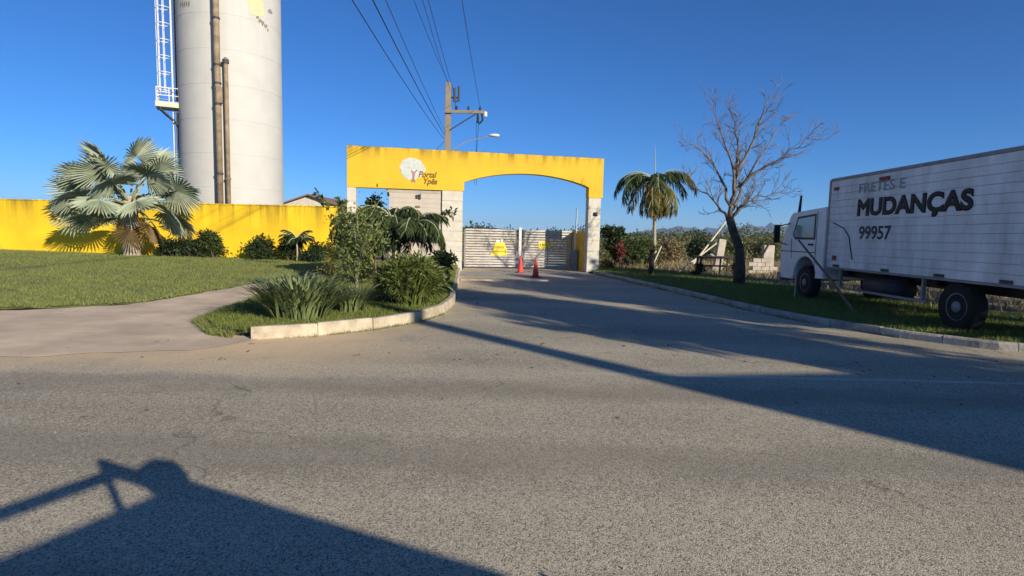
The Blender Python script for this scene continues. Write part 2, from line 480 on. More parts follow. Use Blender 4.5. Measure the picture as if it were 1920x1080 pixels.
def blob_points(n, blobs, shell=0.55):
    """random points in a union of ellipsoids (cx,cy,cz,rx,ry,rz), denser towards the shell"""
    wts = np.array([b[3] * b[4] * b[5] for b in blobs]) ** 0.75
    k = rng.choice(len(blobs), n, p=wts / wts.sum())
    B = np.array(blobs)[k]
    d = unit(rng.normal(size=(n, 3)))
    r = shell + (1 - shell) * rng.random((n, 1)) ** 0.7
    r = np.where(rng.random((n, 1)) < 0.25, rng.random((n, 1)), r)
    r *= 1 + 0.12 * rng.normal(size=(n, 1))
    return B[:, :3] + d * r * B[:, 3:], d

def rand_blobs(n, R, H, z0, r=(0.3, 0.5)):
    out = []
    for _ in range(n):
        a = rng.random() * 2 * pi; q = sqrt(rng.random()) * R
        z = z0 + H * rng.random()
        s = r[0] + (r[1] - r[0]) * rng.random()
        out.append((q * cos(a), q * sin(a), z, s * 1.1, s * 1.1, s * 0.85))
    return out

def poly_sheet(name, pts, z, m, ragged=0.0, step=0.35, kind='structure'):
    if ragged:
        out = []
        n = len(pts)
        for i in range(n):
            a = np.array(pts[i]); b = np.array(pts[(i + 1) % n]); L = np.linalg.norm(b - a)
            k = max(1, min(60, int(L / step)))
            for j in range(k):
                p = a + (b - a) * j / k
                if L < 40: p = p + rng.normal(size=2) * ragged
                out.append(tuple(p))
        pts = out
    me = bpy.data.meshes.new(name)
    me.from_pydata([(p[0], p[1], z) for p in pts], [], [tuple(range(len(pts)))])
    me.update()
    if me.polygons[0].normal.z < 0:
        me.flip_normals()
    me.materials.append(m)
    o = link(name, me)
    return tag(o, kind=kind)

def in_poly(P, poly):
    x, y = P[:, 0], P[:, 1]
    c = np.zeros(len(P), bool)
    n = len(poly); j = n - 1
    for i in range(n):
        xi, yi = poly[i]; xj, yj = poly[j]
        if yi != yj:
            cond = ((yi > y) != (yj > y)) & (x < (xj - xi) * (y - yi) / (yj - yi) + xi)
            c ^= cond
        j = i
    return c

def grass(name, poly, n, z, h, wd, m, bias=1.0, patch=0.0, rise=False):
    P = np.array(poly)
    lo, hi = P.min(0), P.max(0)
    pts = np.zeros((0, 2))
    while len(pts) < n:
        q = rng.random((n * 2, 2))
        q[:, 1] = q[:, 1] ** bias
        q = lo + q * (hi - lo)
        if patch:
            f = np.sin(q[:, 0] * 2.1 + 1.3 * np.sin(q[:, 1] * 1.7)) + np.sin(q[:, 1] * 2.9 + q[:, 0] * 0.7)
            q = q[rng.random(len(q)) < 1 - patch * (f < -0.3)]
        pts = np.concatenate([pts, q[in_poly(q, poly)]])
    pts = pts[:n]
    a = rng.random(n) * 2 * pi
    H = h * (0.5 + rng.random(n))
    zz = (gz(pts[:, 0], pts[:, 1]) if rise else 0) + np.full(n, float(z))
    lean = rng.normal(size=(n, 2)) * (H * 0.45)[:, None]
    b0 = np.c_[pts[:, 0] - np.cos(a) * wd / 2, pts[:, 1] - np.sin(a) * wd / 2, zz]
    b1 = np.c_[pts[:, 0] + np.cos(a) * wd / 2, pts[:, 1] + np.sin(a) * wd / 2, zz]
    t = np.c_[pts + lean, zz + H]
    V = np.stack([b0, b1, t], 1).reshape(-1, 3)
    o = link(name, np_mesh(name, V, np.arange(3 * n).reshape(-1, 3), m))
    return tag(o, kind='stuff')

def resample(pts, step):
    P = [np.array(p, float) for p in pts]
    out = [P[0]]
    acc = 0.0
    for a, b in zip(P[:-1], P[1:]):
        L = np.linalg.norm(b - a)
        d = step - acc
        while d <= L:
            out.append(a + (b - a) * d / L)
            d += step
        acc = L - (d - step)
    return out

def text_mesh(s, size, m, extrude=0.004, offset=0.0, shear=0.0, sx=1.0, bold=0.0):
    c = bpy.data.curves.new('lettering', 'FONT')
    c.body = s; c.size = size; c.extrude = extrude; c.offset = offset; c.shear = shear
    if bold: c.bevel_depth = bold; c.bevel_resolution = 0; c.extrude = 0.0
    o = bpy.data.objects.new('lettering', c)
    COL.objects.link(o)
    dg = bpy.context.evaluated_depsgraph_get()
    me = bpy.data.meshes.new_from_object(o.evaluated_get(dg))
    bpy.data.objects.remove(o)
    me.name = 'lettering'
    me.materials.clear(); me.materials.append(m)
    if bold: me.transform(Matrix.Diagonal((1, 1, 0.12, 1)))
    if sx != 1.0: me.transform(Matrix.Diagonal((sx, 1, 1, 1)))
    return me

def gz(x, y):
    """the lawn side of the entrance rises gently away from the street"""
    t = np.clip((y - 10.5) / 13.5, 0, 1); t = t * t * (3 - 2 * t)
    f = np.clip((-1.6 - x) / 3.4, 0, 1)
    return t * (0.30 + 0.013 * np.maximum(0, -x - 8)) * (0.35 + 0.65 * f)
def terrain_sheet(name, pts, dz, m, ragged=0.04, step=0.35, grid=0.9, skirt=None):
    from mathutils.geometry import delaunay_2d_cdt
    out = []
    n = len(pts)
    for i in range(n):
        a = np.array(pts[i], float); b = np.array(pts[(i + 1) % n], float); L = np.linalg.norm(b - a)
        k = max(1, min(80, int(L / step)))
        for j in range(k):
            out.append(a + (b - a) * j / k + (rng.normal(size=2) * ragged if ragged else 0))
    out = np.array(out)
    lo, hi = out.min(0), out.max(0)
    gx, gy = np.meshgrid(np.arange(lo[0], hi[0], grid), np.arange(lo[1], hi[1], grid))
    g = np.c_[gx.ravel(), gy.ravel()] + rng.normal(size=(gx.size, 2)) * 0.1
    g = g[in_poly(g, [tuple(p) for p in out])]
    nb = len(out)
    V = [Vector(p) for p in np.concatenate([out, g])]
    r = delaunay_2d_cdt(V, [(i, (i + 1) % nb) for i in range(nb)], [], 1, 1e-5)
    P = np.array([(p.x, p.y) for p in r[0]])
    Z = gz(P[:, 0], P[:, 1]) + dz + rng.normal(size=len(P)) * (0.008 if dz > 0.02 else 0.0)
    if skirt is not None: Z[:nb] += skirt - dz
    me = bpy.data.meshes.new(name)
    me.from_pydata([(P[i, 0], P[i, 1], float(Z[i])) for i in range(len(P))], [], [tuple(f) for f in r[2]])
    me.update()
    if sum(p.normal.z for p in me.polygons) < 0: me.flip_normals()
    me.polygons.foreach_set('use_smooth', [True] * len(me.polygons))
    me.materials.append(m)
    return tag(link(name, me), kind='structure')

# ------------------------------------------------------------------ ground, road, path, lawn
gm = MB(); gm.add([(-5000, -600, -0.06), (5000, -600, -0.06), (5000, 6000, -0.06), (-5000, 6000, -0.06)], [(0, 1, 2, 3)])
tag(gm.build('ground', MT['dryfield']), kind='structure')
KL = [(-4.0, 8.74), (-3.12, 9.24), (-2.41, 9.9), (-1.80, 10.9), (-1.45, 12.13), (-1.38, 13.84), (-1.62, 17.1), (-1.96, 21.06), (-2.25, 24.6), (-2.34, 26.2)]
KR = [(3.60, 26.6), (4.17, 23.68), (4.86, 19.36), (5.32, 16.79), (5.70, 13.9), (6.15, 12.21), (6.62, 11.03), (7.05, 10.25), (7.9, 9.3), (9.4, 8.6), (12, 8.1), (16, 7.9), (24, 7.8), (40, 7.7)]
road_poly = [(-120, 7.4), (-30, 7.5), (-12, 7.6), (-6.4, 7.7), (-4.6, 8.1)] + KL + [(-2.4, 27.8), (-2.4, 60), (3.6, 60), (3.62, 27.8)] + KR + [(120, 7.6), (120, -9), (-120, -9)]
poly_sheet('road', road_poly, 0.0, MT['asphalt'])
path_poly = [(-60, 7.2), (-6.4, 7.2), (-4.4, 7.9), (-3.92, 8.72), (-3.8, 9.1), (-4.3, 9.6), (-5.2, 10.4), (-5.8, 12.0), (-6.0, 14.6), (-6.05, 17.0), (-5.9, 19.4), (-5.5, 23.4), (-5.4, 24.9), (-6.9, 24.9), (-6.75, 20.6), (-6.9, 18.8), (-7.3, 17.3), (-7.55, 15.5), (-7.85, 14.0), (-8.2, 12.3), (-9.6, 11.2), (-13, 10.6), (-60, 10.4)]
terrain_sheet('path', path_poly, 0.008, MT['path'], 0.05, 0.3)
lawn_poly = [(-8.15, 12.4), (-7.9, 14.0), (-7.62, 15.5), (-7.4, 17.3), (-7.0, 18.8), (-6.85, 20.6), (-6.95, 25.6), (-48, 25.7), (-48, 10.8), (-13, 10.9), (-9.7, 11.4)]
terrain_sheet('lawn', lawn_poly, 0.04, MT['lawn'], 0.05, 0.3, 0.6, 0.0)
KLi = [(x - 0.12, y + 0.06) for x, y in KL]
island_poly = [(-4.12, 8.95), (-4.75, 9.2), (-5.5, 10.3), (-5.8, 12.0), (-6.1, 14.6), (-6.15, 17.0), (-6.0, 19.4), (-5.6, 23.4), (-5.6, 25.1), (-2.6, 26.5)] + KLi[::-1]
terrain_sheet('planting_bed', island_poly, 0.10, MT['soil'], 0.02, 0.25, 0.3, 0.0)
verge_poly = [(x + 0.1, y) for x, y in KR] + [(40, 12), (14, 13), (11, 17), (10.5, 22), (8.8, 26), (6, 30), (4.2, 30)]
poly_sheet('verge', verge_poly, 0.09, MT['soil'])
poly_sheet('dirt_yard', [(5.5, 29.5), (9, 25), (10.4, 20), (10.2, 13.5), (14, 11.5), (60, 11), (90, 60), (20, 60), (9, 44)], 0.05, MT['earth'], 0.1)
poly_sheet('concrete_apron', [(-2.35, 26.0), (3.62, 26.3), (3.62, 24.9), (2.4, 24.9), (1.2, 24.0), (-2.2, 23.0)], 0.004, MT['concrete'], 0.03, 0.3)
sh = MB()
for i in range(24):
    pass
hump = []
for x in np.linspace(-1.86, 1.35, 14):
    yc = 20.95 + 0.18 * (x + 1.8) + 0.02 * sin(x * 5)
    hump.append([(x, yc - 0.2, 0.002), (x, yc - 0.08, 0.045), (x, yc + 0.08, 0.045), (x, yc + 0.2, 0.002)])
for a, b in zip(hump[:-1], hump[1:]):
    for k in range(3): sh.add([a[k], b[k], b[k + 1], a[k + 1]], [(0, 1, 2, 3)])
tag(sh.build('speed_hump', MT['path']), kind='structure')

def kerb(name, pts, side, width, height, m, step=1.0):
    """row of kerbstones; side +1 puts the stone left of the walking direction"""
    root = bpy.data.objects.new(name, None); COL.objects.link(root); tag(root, kind='structure')
    fine = resample(pts, step / 4)
    for i in range(0, len(fine) - 4, 4):
        seg = fine[i:i + 5]
        mb = MB(); rings = []
        jz = rng.normal() * 0.006; jo = rng.normal() * 0.008
        for j, p in enumerate(seg):
            k = i + j
            d = fine[min(k + 1, len(fine) - 1)] - fine[max(k - 1, 0)]; d = d / np.linalg.norm(d)
            nn = np.array((-d[1], d[0])) * side
            q = p + d * (0.006 if j == 0 else (-0.006 if j == 4 else 0)) + nn * jo
            def pt(o, z): return (q[0] + nn[0] * o, q[1] + nn[1] * o, z)
            hz = height + jz
            rings.append([pt(0, -0.05), pt(0.006, hz - 0.03), pt(0.03, hz), pt(width - 0.02, hz), pt(width, hz - 0.02), pt(width, -0.05)])
        vs = [p for r in rings for p in r]; n6 = 6
        fs = [(a * n6 + k, a * n6 + (k + 1) % n6, (a + 1) * n6 + (k + 1) % n6, (a + 1) * n6 + k) for a in range(4) for k in range(n6)]
        fs += [tuple(range(n6)), tuple(range(4 * n6, 5 * n6))]
        mb.add(vs, fs)
        mb.build('kerbstone', m, root)
    return root
kerb('left_kerb', KL, 1, 0.15, 0.19, MT['kerb'])
kerb('right_kerb', KR[::-1], -1, 0.16, 0.14, MT['kerbgrey'])

grass('lawn_grass', [(-8.05, 12.4), (-7.6, 15.5), (-7.35, 17.3), (-6.95, 18.8), (-6.85, 20.6), (-6.95, 25.4), (-24, 25.4), (-26, 12), (-12, 10.9), (-9.7, 11.4)], 150000, 0.035, 0.055, 0.016, LG, 1.4, 0.6, True)
grass('bed_grass', [(x - 0.02, y) for x, y in island_poly], 70000, 0.095, 0.07, 0.012, LGS, 1.6, 0.2, True)
grass('edge_weeds', [(-4.3, 8.75), (-4.8, 9.0), (-5.7, 10.2), (-6.0, 12), (-5.6, 12), (-5.2, 10.3), (-4.5, 9.3)], 9000, 0.0, 0.09, 0.012, LG, 1.0, 0.4)
grass('verge_grass', [(x + 0.2, y) for x, y in KR[:11]] + [(12, 12), (10.6, 16), (10, 20), (8.4, 26), (6, 29.5), (4.4, 29.5)], 80000, 0.085, 0.10, 0.014, LGS, 1.4, 0.4)
grass('dry_grass', [(5, 29.5), (8.5, 25), (10.2, 20), (10.4, 13.6), (40, 12), (60, 45), (20, 60), (8, 45)], 60000, 0.045, 0.22, 0.03, LD, 1.3, 0.5)

def strip(pts, a, b):
    return [(x + a, y) for x, y in pts] + [(x + b, y) for x, y in pts[::-1]]
grass('kerb_weeds', strip([(3.7, 26.0), (4.17, 23.68), (4.86, 19.36), (5.32, 16.79), (5.70, 13.9), (6.15, 12.21), (7.05, 10.25)], -0.05, 0.03), 1500, 0.0, 0.07, 0.014, LG, 1.0, 0.6)
grass('gutter_weeds', [(-3.9, 8.72), (-3.05, 9.2), (-2.4, 9.86), (-1.75, 10.85), (-1.40, 12.1), (-1.36, 12.1), (-1.70, 10.8), (-2.36, 9.8), (-3.05, 9.12)], 500, 0.0, 0.05, 0.012, LG, 1.0, 0.7)
q = np.c_[rng.uniform(-9, 8, 900), rng.uniform(2.2, 24, 900), np.full(900, 0.006)]
keep = (rng.random(900) < np.where(np.abs(q[:, 1] - 8.4) < 1.2, 0.8, 0.12)) | ((np.abs(q[:, 0] + 1.2) < 0.5) & (q[:, 1] > 10) & (q[:, 1] < 22))
q = q[keep & ((q[:, 1] < 8.6) | ((q[:, 0] > -1.2) & (q[:, 0] < 3.4)))]
lit = link('leaf_litter', leaves('leaf_litter', q, np.c_[rng.normal(size=(len(q), 2)), np.abs(rng.normal(size=len(q))) * 0.2], 0.035 + 0.05 * rng.random(len(q)), 0.025, L6, 0.0))
tag(lit, kind='stuff')
pb = MB()
for _ in range(150):
    x = rng.uniform(-8, 7); y = 7.6 + rng.normal() * 0.9 if rng.random() < 0.6 else rng.uniform(2.3, 8)
    if y > 8.3: continue
    r_ = 0.004 + 0.008 * rng.random() ** 2
    pb.add([(x + r_, y, 0), (x - r_ * 0.6, y + r_, 0), (x - r_ * 0.6, y - r_, 0), (x, y, r_ * 1.2)], [(0, 1, 3), (1, 2, 3), (2, 0, 3)])
tag(pb.build('grit', MT['poleconc']), kind='stuff')

# ------------------------------------------------------------------ far country
def ridge(name, x0, x1, y, pts, depth, m, n=70):
    """a hill range: pts give (fraction, height)"""
    f = np.linspace(0, 1, n)
    hh = np.interp(f, [p[0] for p in pts], [p[1] for p in pts])
    hh = hh * (1 + 0.05 * np.interp(f, np.linspace(0, 1, 23), rng.normal(size=23)) + 0.012 * rng.normal(size=n))
    rows = 7
    V = []; F = []
    for r in range(rows):
        t = r / (rows - 1)
        pr = sin(pi * t) ** 0.8 if 0 < t < 1 else 0
        for i in range(n):
            V.append((x0 + (x1 - x0) * f[i] + rng.normal() * 4, y + depth * t + rng.normal() * depth * 0.03, -2 + hh[i] * pr * (1 + 0.12 * rng.normal() * (0 < t < 1))))
    for r in range(rows - 1):
        for i in range(n - 1):
            F.append((r * n + i, r * n + i + 1, (r + 1) * n + i + 1, (r + 1) * n + i))
    me = bpy.data.meshes.new(name); me.from_pydata(V, [], F); me.materials.append(m)
    return tag(link(name, me), kind='structure')
ridge('mountain_range', 620, 2500, 3300, [(0, 8), (0.12, 55), (0.2, 70), (0.3, 62), (0.4, 82), (0.5, 98), (0.62, 86), (0.72, 70), (0.85, 60), (1, 30)], 500, MT['hill'])
ridge('hills', -1500, 1700, 900, [(0, 12), (0.2, 14), (0.36, 17), (0.44, 16), (0.5, 8), (0.56, 6), (0.62, 8), (0.7, 12), (0.8, 15), (1, 14)], 300, MT['hill'])
def canopy_stuff(name, xs, ys, n, h, m, leaf, per=60, rr=(0.5, 1.2)):
    blobs = []
    for _ in range(n):
        y = ys[0] + (ys[1] - ys[0]) * rng.random(); t = rng.random()
        x = xs[0] * y + (xs[1] - xs[0]) * y * t
        hz = (h[0] + (h[1] - h[0]) * rng.random() ** 1.5) * (0.45 + 0.75 * abs(sin(x * 0.23 + y * 0.11) * cos(x * 0.071 + 1.0)) + 0.2 * rng.random())
        q = rr[0] + (rr[1] - rr[0]) * rng.random()
        blobs.append((x, y, hz * 0.55, q, q, hz * 0.5))
    P, d = blob_points(n * per, blobs)
    o = link(name, leaves(name, P, d + rng.normal(size=d.shape) * 0.7, leaf * (0.6 + 0.8 * rng.random(len(P))), leaf * 0.55, m))
    return tag(o, kind='stuff')
canopy_stuff('far_wood', (-1.0, 1.05), (170, 260), 420, (3.2, 5.2), LF, 1.1, 60, (2, 4.5))
canopy_stuff('dry_scrub', (0.15, 0.62), (44, 95), 110, (0.5, 1.9), LSC, 0.2, 130, (0.6, 1.5))
canopy_stuff('green_scrub', (0.13, 0.50), (46, 95), 150, (0.8, 3.0), LSG, 0.24, 170, (0.8, 2.1))
canopy_stuff('scrub_beyond_gate', (-0.16, 0.2), (60, 110), 60, (0.8, 1.9), LSC, 0.28, 110, (0.8, 1.8))

# ------------------------------------------------------------------ portal frame (local x along the front, y into the property)
U = Vector((0.97865482, 0.20551091, 0)); NB = Vector((-U.y, U.x, 0))
PX, PY = -7.183, 24.991
PRZ = atan2(U.y, U.x)
def pw(s, off, z=0.0): return (PX + U.x * s + NB.x * off, PY + U.y * s + NB.y * off, z)
TH = 0.42
portal = thing('entrance_portal', 'yellow entrance gateway with arched opening, cream banded pillars and painted emblem', 'gateway', (PX, PY, 0), PRZ)
XZ = Matrix(((1, 0, 0, 0), (0, 0, 1, 0), (0, 1, 0, 0), (0, 0, 0, 1)))    # (x,z) outline, extruded along +y
arch = [(5.05 + 5.85 * t, 3.97 + 0.50 * (1 - (2 * t - 1) ** 2) ** 0.9) for t in np.linspace(0, 1, 25)]
outline = [(0, 3.58), (0, 5.34), (11.6, 5.34), (11.6, 3.50), (10.9, 3.50)] + [(a, b) for a, b in arch[::-1]] + [(5.05, 3.585)]
beam = MB().prism(outline, TH, XZ).build('beam', MT['yellow'], portal)
bevel(beam, 0.015, 2)
def pillar(x0, x1, ztop, cs):
    core = MB().box((x0 + 0.02, 0.02, 0), (x1 - 0.02, TH - 0.02, ztop)).build('pillar', MT['beige'], portal)
    n = max(1, round(ztop / cs)); hgt = ztop / n
    for k in range(n):
        j = 0.002 * rng.normal()
        bl = MB().box((x0 + j, 0.001 + j, k * hgt + 0.012), (x1 + j, TH - 0.001 + j, (k + 1) * hgt - 0.012)).build('block', MT['cream'], core)
        bevel(bl, 0.008, 2)
pillar(0.0, 0.38, 3.575, 0.55)
pillar(4.08, 5.0, 3.58, 0.44)
pillar(10.92, 11.52, 3.495, 0.5)
# emblem: white round tree crown, plum trunk, script lettering
def blobpoly(cx, cz, rx, rz, n=30, j=0.07, seed=1):
    g = np.random.default_rng(seed)
    return [(cx + rx * cos(t) * (1 + j * g.normal()), cz + rz * sin(t) * (1 + j * g.normal())) for t in np.linspace(0, 2 * pi, n, endpoint=False)]
FRONT = Matrix(((1, 0, 0, 0), (0, 0, -1, 0), (0, 1, 0, 0), (0, 0, 0, 1)))  # (x,z) outline, extruded towards the viewer
MT['emblem'] = mat('emblem', (0.56, 0.56, 0.57), 0.85, 0.12, 9, 0.1, tint=(0.46, 0.47, 0.44))
emb = MB().prism(blobpoly(2.76, 4.47, 0.54, 0.47, 34, 0.05, 3), 0.012, FRONT).build('emblem_crown', MT['emblem'], portal)
em2 = MB()
for cx, cz, r, sd in ((2.52, 4.26, 0.21, 4), (2.62, 4.68, 0.14, 5), (2.95, 4.56, 0.16, 6)):
    em2.prism(blobpoly(cx, cz, r, r * 0.8, 18, 0.12, sd), 0.004, FRONT, 0.012)
em2.build('emblem_leaf', MT['palegreen'], portal)
em3 = MB()
em3.prism([(2.70, 3.90), (2.92, 3.90), (2.86, 4.02), (2.87, 4.25), (3.0, 4.42), (2.95, 4.44), (2.83, 4.32), (2.74, 4.42), (2.70, 4.40), (2.77, 4.22), (2.76, 4.02)], 0.006, FRONT, 0.012)
em3.build('emblem_trunk', MT['plumprint'], portal)
RX = Matrix.Rotation(pi / 2, 4, 'X')
for s_, sz, x, z in (('Portal', 0.36, 3.02, 4.13), ('Ypês', 0.36, 3.22, 3.84)):
    me = text_mesh(s_, sz, MT['brownprint'], 0.004, 0.008, 0.25, 0.88)
    me.transform(RX)
    link('lettering', me, portal, (x, -0.018, z))
# bulkhead lamp on the right pillar
lp = MB(); lp.box((11.17, -0.06, 2.66), (11.36, 0.0, 2.84)); lb = lp.build('bulkhead_lamp', MT['darkmetal'], portal)
bevel(lb, 0.02)
MB().box((11.20, -0.11, 2.70), (11.33, -0.062, 2.80)).build('lamp_shade', MT['glass'], lb)
# thin moss growing on the beam's top edge
Pm = np.c_[rng.random(500) ** 1.3 * 11.4, rng.random(500) * 0.4, np.full(500, 5.335)]
mo = link('moss', leaves('moss', Pm, rng.normal(size=(500, 3)) * 0.5 + np.array([0, 0, 1]), 0.03 + 0.05 * rng.random(500), 0.03, L3), portal)
mo['kind'] = 'stuff'

# wall that runs back from the right pillar
sw = MB().box((11.0, TH + 0.01, 0), (11.45, 3.6, 1.95)).build('side_wall', MT['yellowlow'], None, loc=(PX, PY, 0))
sw.rotation_euler = (0, 0, PRZ)
tag(sw, 'short low yellow wall running back behind the right pillar of the gateway', 'wall')
bevel(sw, 0.01)

# guard booth
booth = thing('guard_booth', 'beige flat-roofed guard booth standing behind the left bay of the gateway', 'guard booth', pw(0, 0.10), PRZ)
bw = MB()
x0, x1, d = 1.78, 4.06, 2.9
bw.box((x0, 0, 0), (x1, 0.15, 1.25)); bw.box((x0, 0, 2.45), (x1, 0.15, 3.42)); bw.box((x0, 0, 1.25), (2.75, 0.15, 2.45)); bw.box((3.96, 0, 1.25), (x1, 0.15, 2.45))
bw.box((x0, 0.15, 0), (x0 + 0.15, d, 3.42)); bw.box((x1 - 0.15, 0.15, 0), (x1, d, 3.42)); bw.box((x0 + 0.15, d - 0.15, 0), (x1 - 0.15, d, 3.42))
bw.build('wall', MT['beige'], booth)
for k in range(1, 5):
    z = 2.42 + k * 0.2
    MB().box((x0 - 0.004, -0.012, z - 0.016), (x1, -0.001, z + 0.016)).build('moulding', MT['beige'], booth)
MB().box((x0 - 0.1, 0.0, 3.425), (x1, d + 0.1, 3.565)).build('roof', MT['concrete'], booth)
win = MB()
for lo, hi in (((2.75, 0.03, 1.25), (2.81, 0.1, 2.45)), ((3.90, 0.03, 1.25), (3.96, 0.1, 2.45)), ((2.81, 0.03, 1.25), (3.90, 0.1, 1.31)), ((2.81, 0.03, 2.39), (3.90, 0.1, 2.45)), ((3.33, 0.03, 1.31), (3.38, 0.1, 2.39))): win.box(lo, hi)
wf = win.build('window', MT['darkmetal'], booth)
MB().box((2.81, 0.06, 1.31), (3.33, 0.07, 2.39)).build('pane', MT['glass'], wf)
MB().box((3.38, 0.06, 1.31), (3.90, 0.07, 2.39)).build('pane', MT['glass'], wf)
MB().box((2.6, -0.42, 2.40), (x1 - 0.01, -0.002, 2.46)).build('canopy', MT['darkmetal'], booth)
for lo, hi in (((2.94, -0.08, 3.20), (3.04, -0.013, 3.36)), ((3.07, -0.09, 3.17), (3.15, -0.013, 3.39))): bevel(MB().box(lo, hi).build('floodlight', MT['darkmetal'], booth), 0.01)
bevel(MB().box((2.92, -0.05, 2.80), (3.12, -0.013, 2.88)).build('plaque', MT['wood'], booth), 0.006)

# ------------------------------------------------------------------ gate
def gate_leaf(label, s0, s1, off, sign, yaw=0.0, n=15):
    root = thing('slatted_gate', label, 'gate', pw(s0, off), PRZ + yaw, 'white slatted gate leaves in the arch')
    W = s1 - s0; ztop = 1.93
    for xx in (0, W - 0.06): MB().box((xx, -0.03, 0.06), (xx + 0.06, 0.03, ztop)).build('frame', MT['greymetal'], root)
    fr2 = MB(); fr2.box((W / 2 - 0.025, -0.005, 0.07), (W / 2 + 0.025, 0.03, ztop - 0.02)); fr2.build('brace', MT['greymetal'], root)
    me = MB().box((-(W - 0.13) / 2, -0.012, -0.042), ((W - 0.13) / 2, 0.012, 0.042)).mesh('slat', MT['slat'])
    pitch = (ztop - 0.14) / (n - 1)
    for k in range(n):
        o = link('slat', me, root, (W / 2, -0.02, 0.12 + k * pitch))
        o.rotation_euler = (rng.normal() * 0.05, 0, 0)
    sign(root, W)
    return root
def sign_left(root, W):
    pts = [(W - 1.32, 0.66), (W - 0.42, 0.66), (W - 0.50, 0.98), (W - 0.62, 1.30), (W - 1.06, 1.30), (W - 1.14, 1.0)]
    sg = MB().prism([(a, b) for a, b in pts], 0.012, FRONT, 0.036).build('sign', MT['signyellow'], root)
    MB().prism([(W - 1.04, 1.12), (W - 0.64, 1.12), (W - 0.62, 1.0), (W - 1.10, 1.0)], 0.004, FRONT, 0.0485).build('band', MT['orange'], sg)
    mk = MB()
    for i in range(9):
        x = W - 1.14 + i * 0.072
        mk.box((x, -0.053, 0.80 + 0.02 * (i % 2)), (x + 0.035, -0.0485, 0.88 + 0.015 * (i % 3)))
    mk.build('mark', MT['brownprint'], sg)
    MB().box((W - 1.02, -0.052, 1.305), (W - 0.86, -0.036, 1.42)).build('notice', MT['signwhite'], root)
    MB().box((W - 0.78, -0.052, 1.305), (W - 0.68, -0.036, 1.46)).build('notice', MT['signwhite'], root)
def sign_right(root, W):
    sg = MB().prism([(0.78, 1.02), (1.22, 1.06), (1.46, 1.28), (1.40, 1.38), (0.78, 1.36)], 0.012, FRONT, 0.036).build('sign', MT['signyellow'], root)
    mk = MB()
    for i in range(4): mk.box((0.84 + i * 0.1, -0.053, 1.18), (0.9 + i * 0.1, -0.0485, 1.26))
    mk.build('mark', MT['brownprint'], sg)
gate_leaf('left leaf of white slatted gate carrying the large yellow sign', 5.40, 8.02, 2.5, sign_left)
gate_leaf('right leaf of slatted gate, partly shaded, with small yellow sign', 8.40, 10.96, 2.5, sign_right)
gp = MB().box((-0.065, -0.065, 0), (0.065, 0.065, 2.02)).box((-0.08, -0.08, 2.02), (0.08, 0.08, 2.06)).build('gate_post', MT['whitemetal'], None, loc=pw(8.21, 2.45))
gp.rotation_euler = (0, 0, PRZ)
tag(gp, 'pale square post between the two gate leaves', 'post')
bp_ = thing('barrier_pole', 'thin white raised barrier pole beside the right gate leaf', 'barrier', pw(10.84, 1.6))
MB().box((-0.12, -0.12, 0), (0.12, 0.12, 1.0)).build('housing', MT['greymetal'], bp_)
MB().tube([(0, 0, 1.0), (0.03, 0, 3.05)], [0.045, 0.03], 8).build('arm', MT['whitemetal'], bp_)

def traffic_cone(loc, label):
    r = thing('traffic_cone', label, 'traffic cone', loc, 0.3, 'red traffic cones before the gate')
    bevel(MB().box((-0.19, -0.19, 0), (0.19, 0.19, 0.035)).build('base', MT['conedark'], r), 0.01)
    MB().lathe([(0.145, 0.036), (0.135, 0.06), (0.085, 0.40), (0.045, 0.68), (0.03, 0.75), (0.012, 0.755)], 20).build('cone', MT['conered'], r, True)
    return r
traffic_cone((0.94, 23.28, 0.004), 'red traffic cone nearer the camera on the concrete apron')
traffic_cone((0.36, 25.9, 0.004), 'red traffic cone standing farther back, close to the gate post')

# ------------------------------------------------------------------ perimeter wall, house, water tower
pwall = thing('perimeter_wall', 'long tall yellow boundary wall with rain stains behind the lawn', 'wall', (0, 25.7, 0))
MB().box((-48, 0, 0), (-6.25, 0.2, 2.72)).build('wall', MT['yellowwall'], pwall)
cop = MB()
for k in range(22):
    a = -48 + k * 41.75 / 22
    bevel(MB().box((a + 0.006, -0.03, 2.722), (a + 41.75 / 22 - 0.006, 0.23, 2.775 + 0.004 * rng.normal())).build('coping', MT['rustpipe'] if False else MT['yellowwall'], pwall), 0.008)

house = thing('house', 'low house with white gable and brownish tiled roof behind the yellow wall', 'house', (-16.9, 48, 0))
MB().add([(-2.4, 0, 0), (2.9, 0, 0), (2.9, 0, 3.6), (0, 0, 4.5), (-2.4, 0, 3.7), (-2.4, 8, 0), (2.9, 8, 0), (2.9, 8, 3.6), (0, 8, 4.5), (-2.4, 8, 3.7)],
         [(0, 1, 2, 3, 4), (9, 8, 7, 6, 5), (1, 6, 7, 2), (0, 4, 9, 5)]).build('wall', MT['cream'], house)
rf = MB()
for sx, xe, ze in ((-1, -2.9, 3.52), (1, 3.4, 3.42)):
    rf.add([(0, -0.4, 4.56), (xe, -0.4, ze), (xe, 8.4, ze), (0, 8.4, 4.56), (0, -0.4, 4.66), (xe, -0.4, ze + 0.1), (xe, 8.4, ze + 0.1), (0, 8.4, 4.66)],
           [(0, 1, 2, 3), (7, 6, 5, 4), (0, 4, 5, 1), (1, 5, 6, 2), (2, 6, 7, 3)])
rf.build('roof', MT['roof'], house)

TX, TY, TR = -19.95, 41.4, 3.29
tower = thing('water_tower', 'tall white cylindrical water tower with caged ladder and brown pipes', 'water tower', (TX, TY, 0), atan2(TX, TY) * -1)
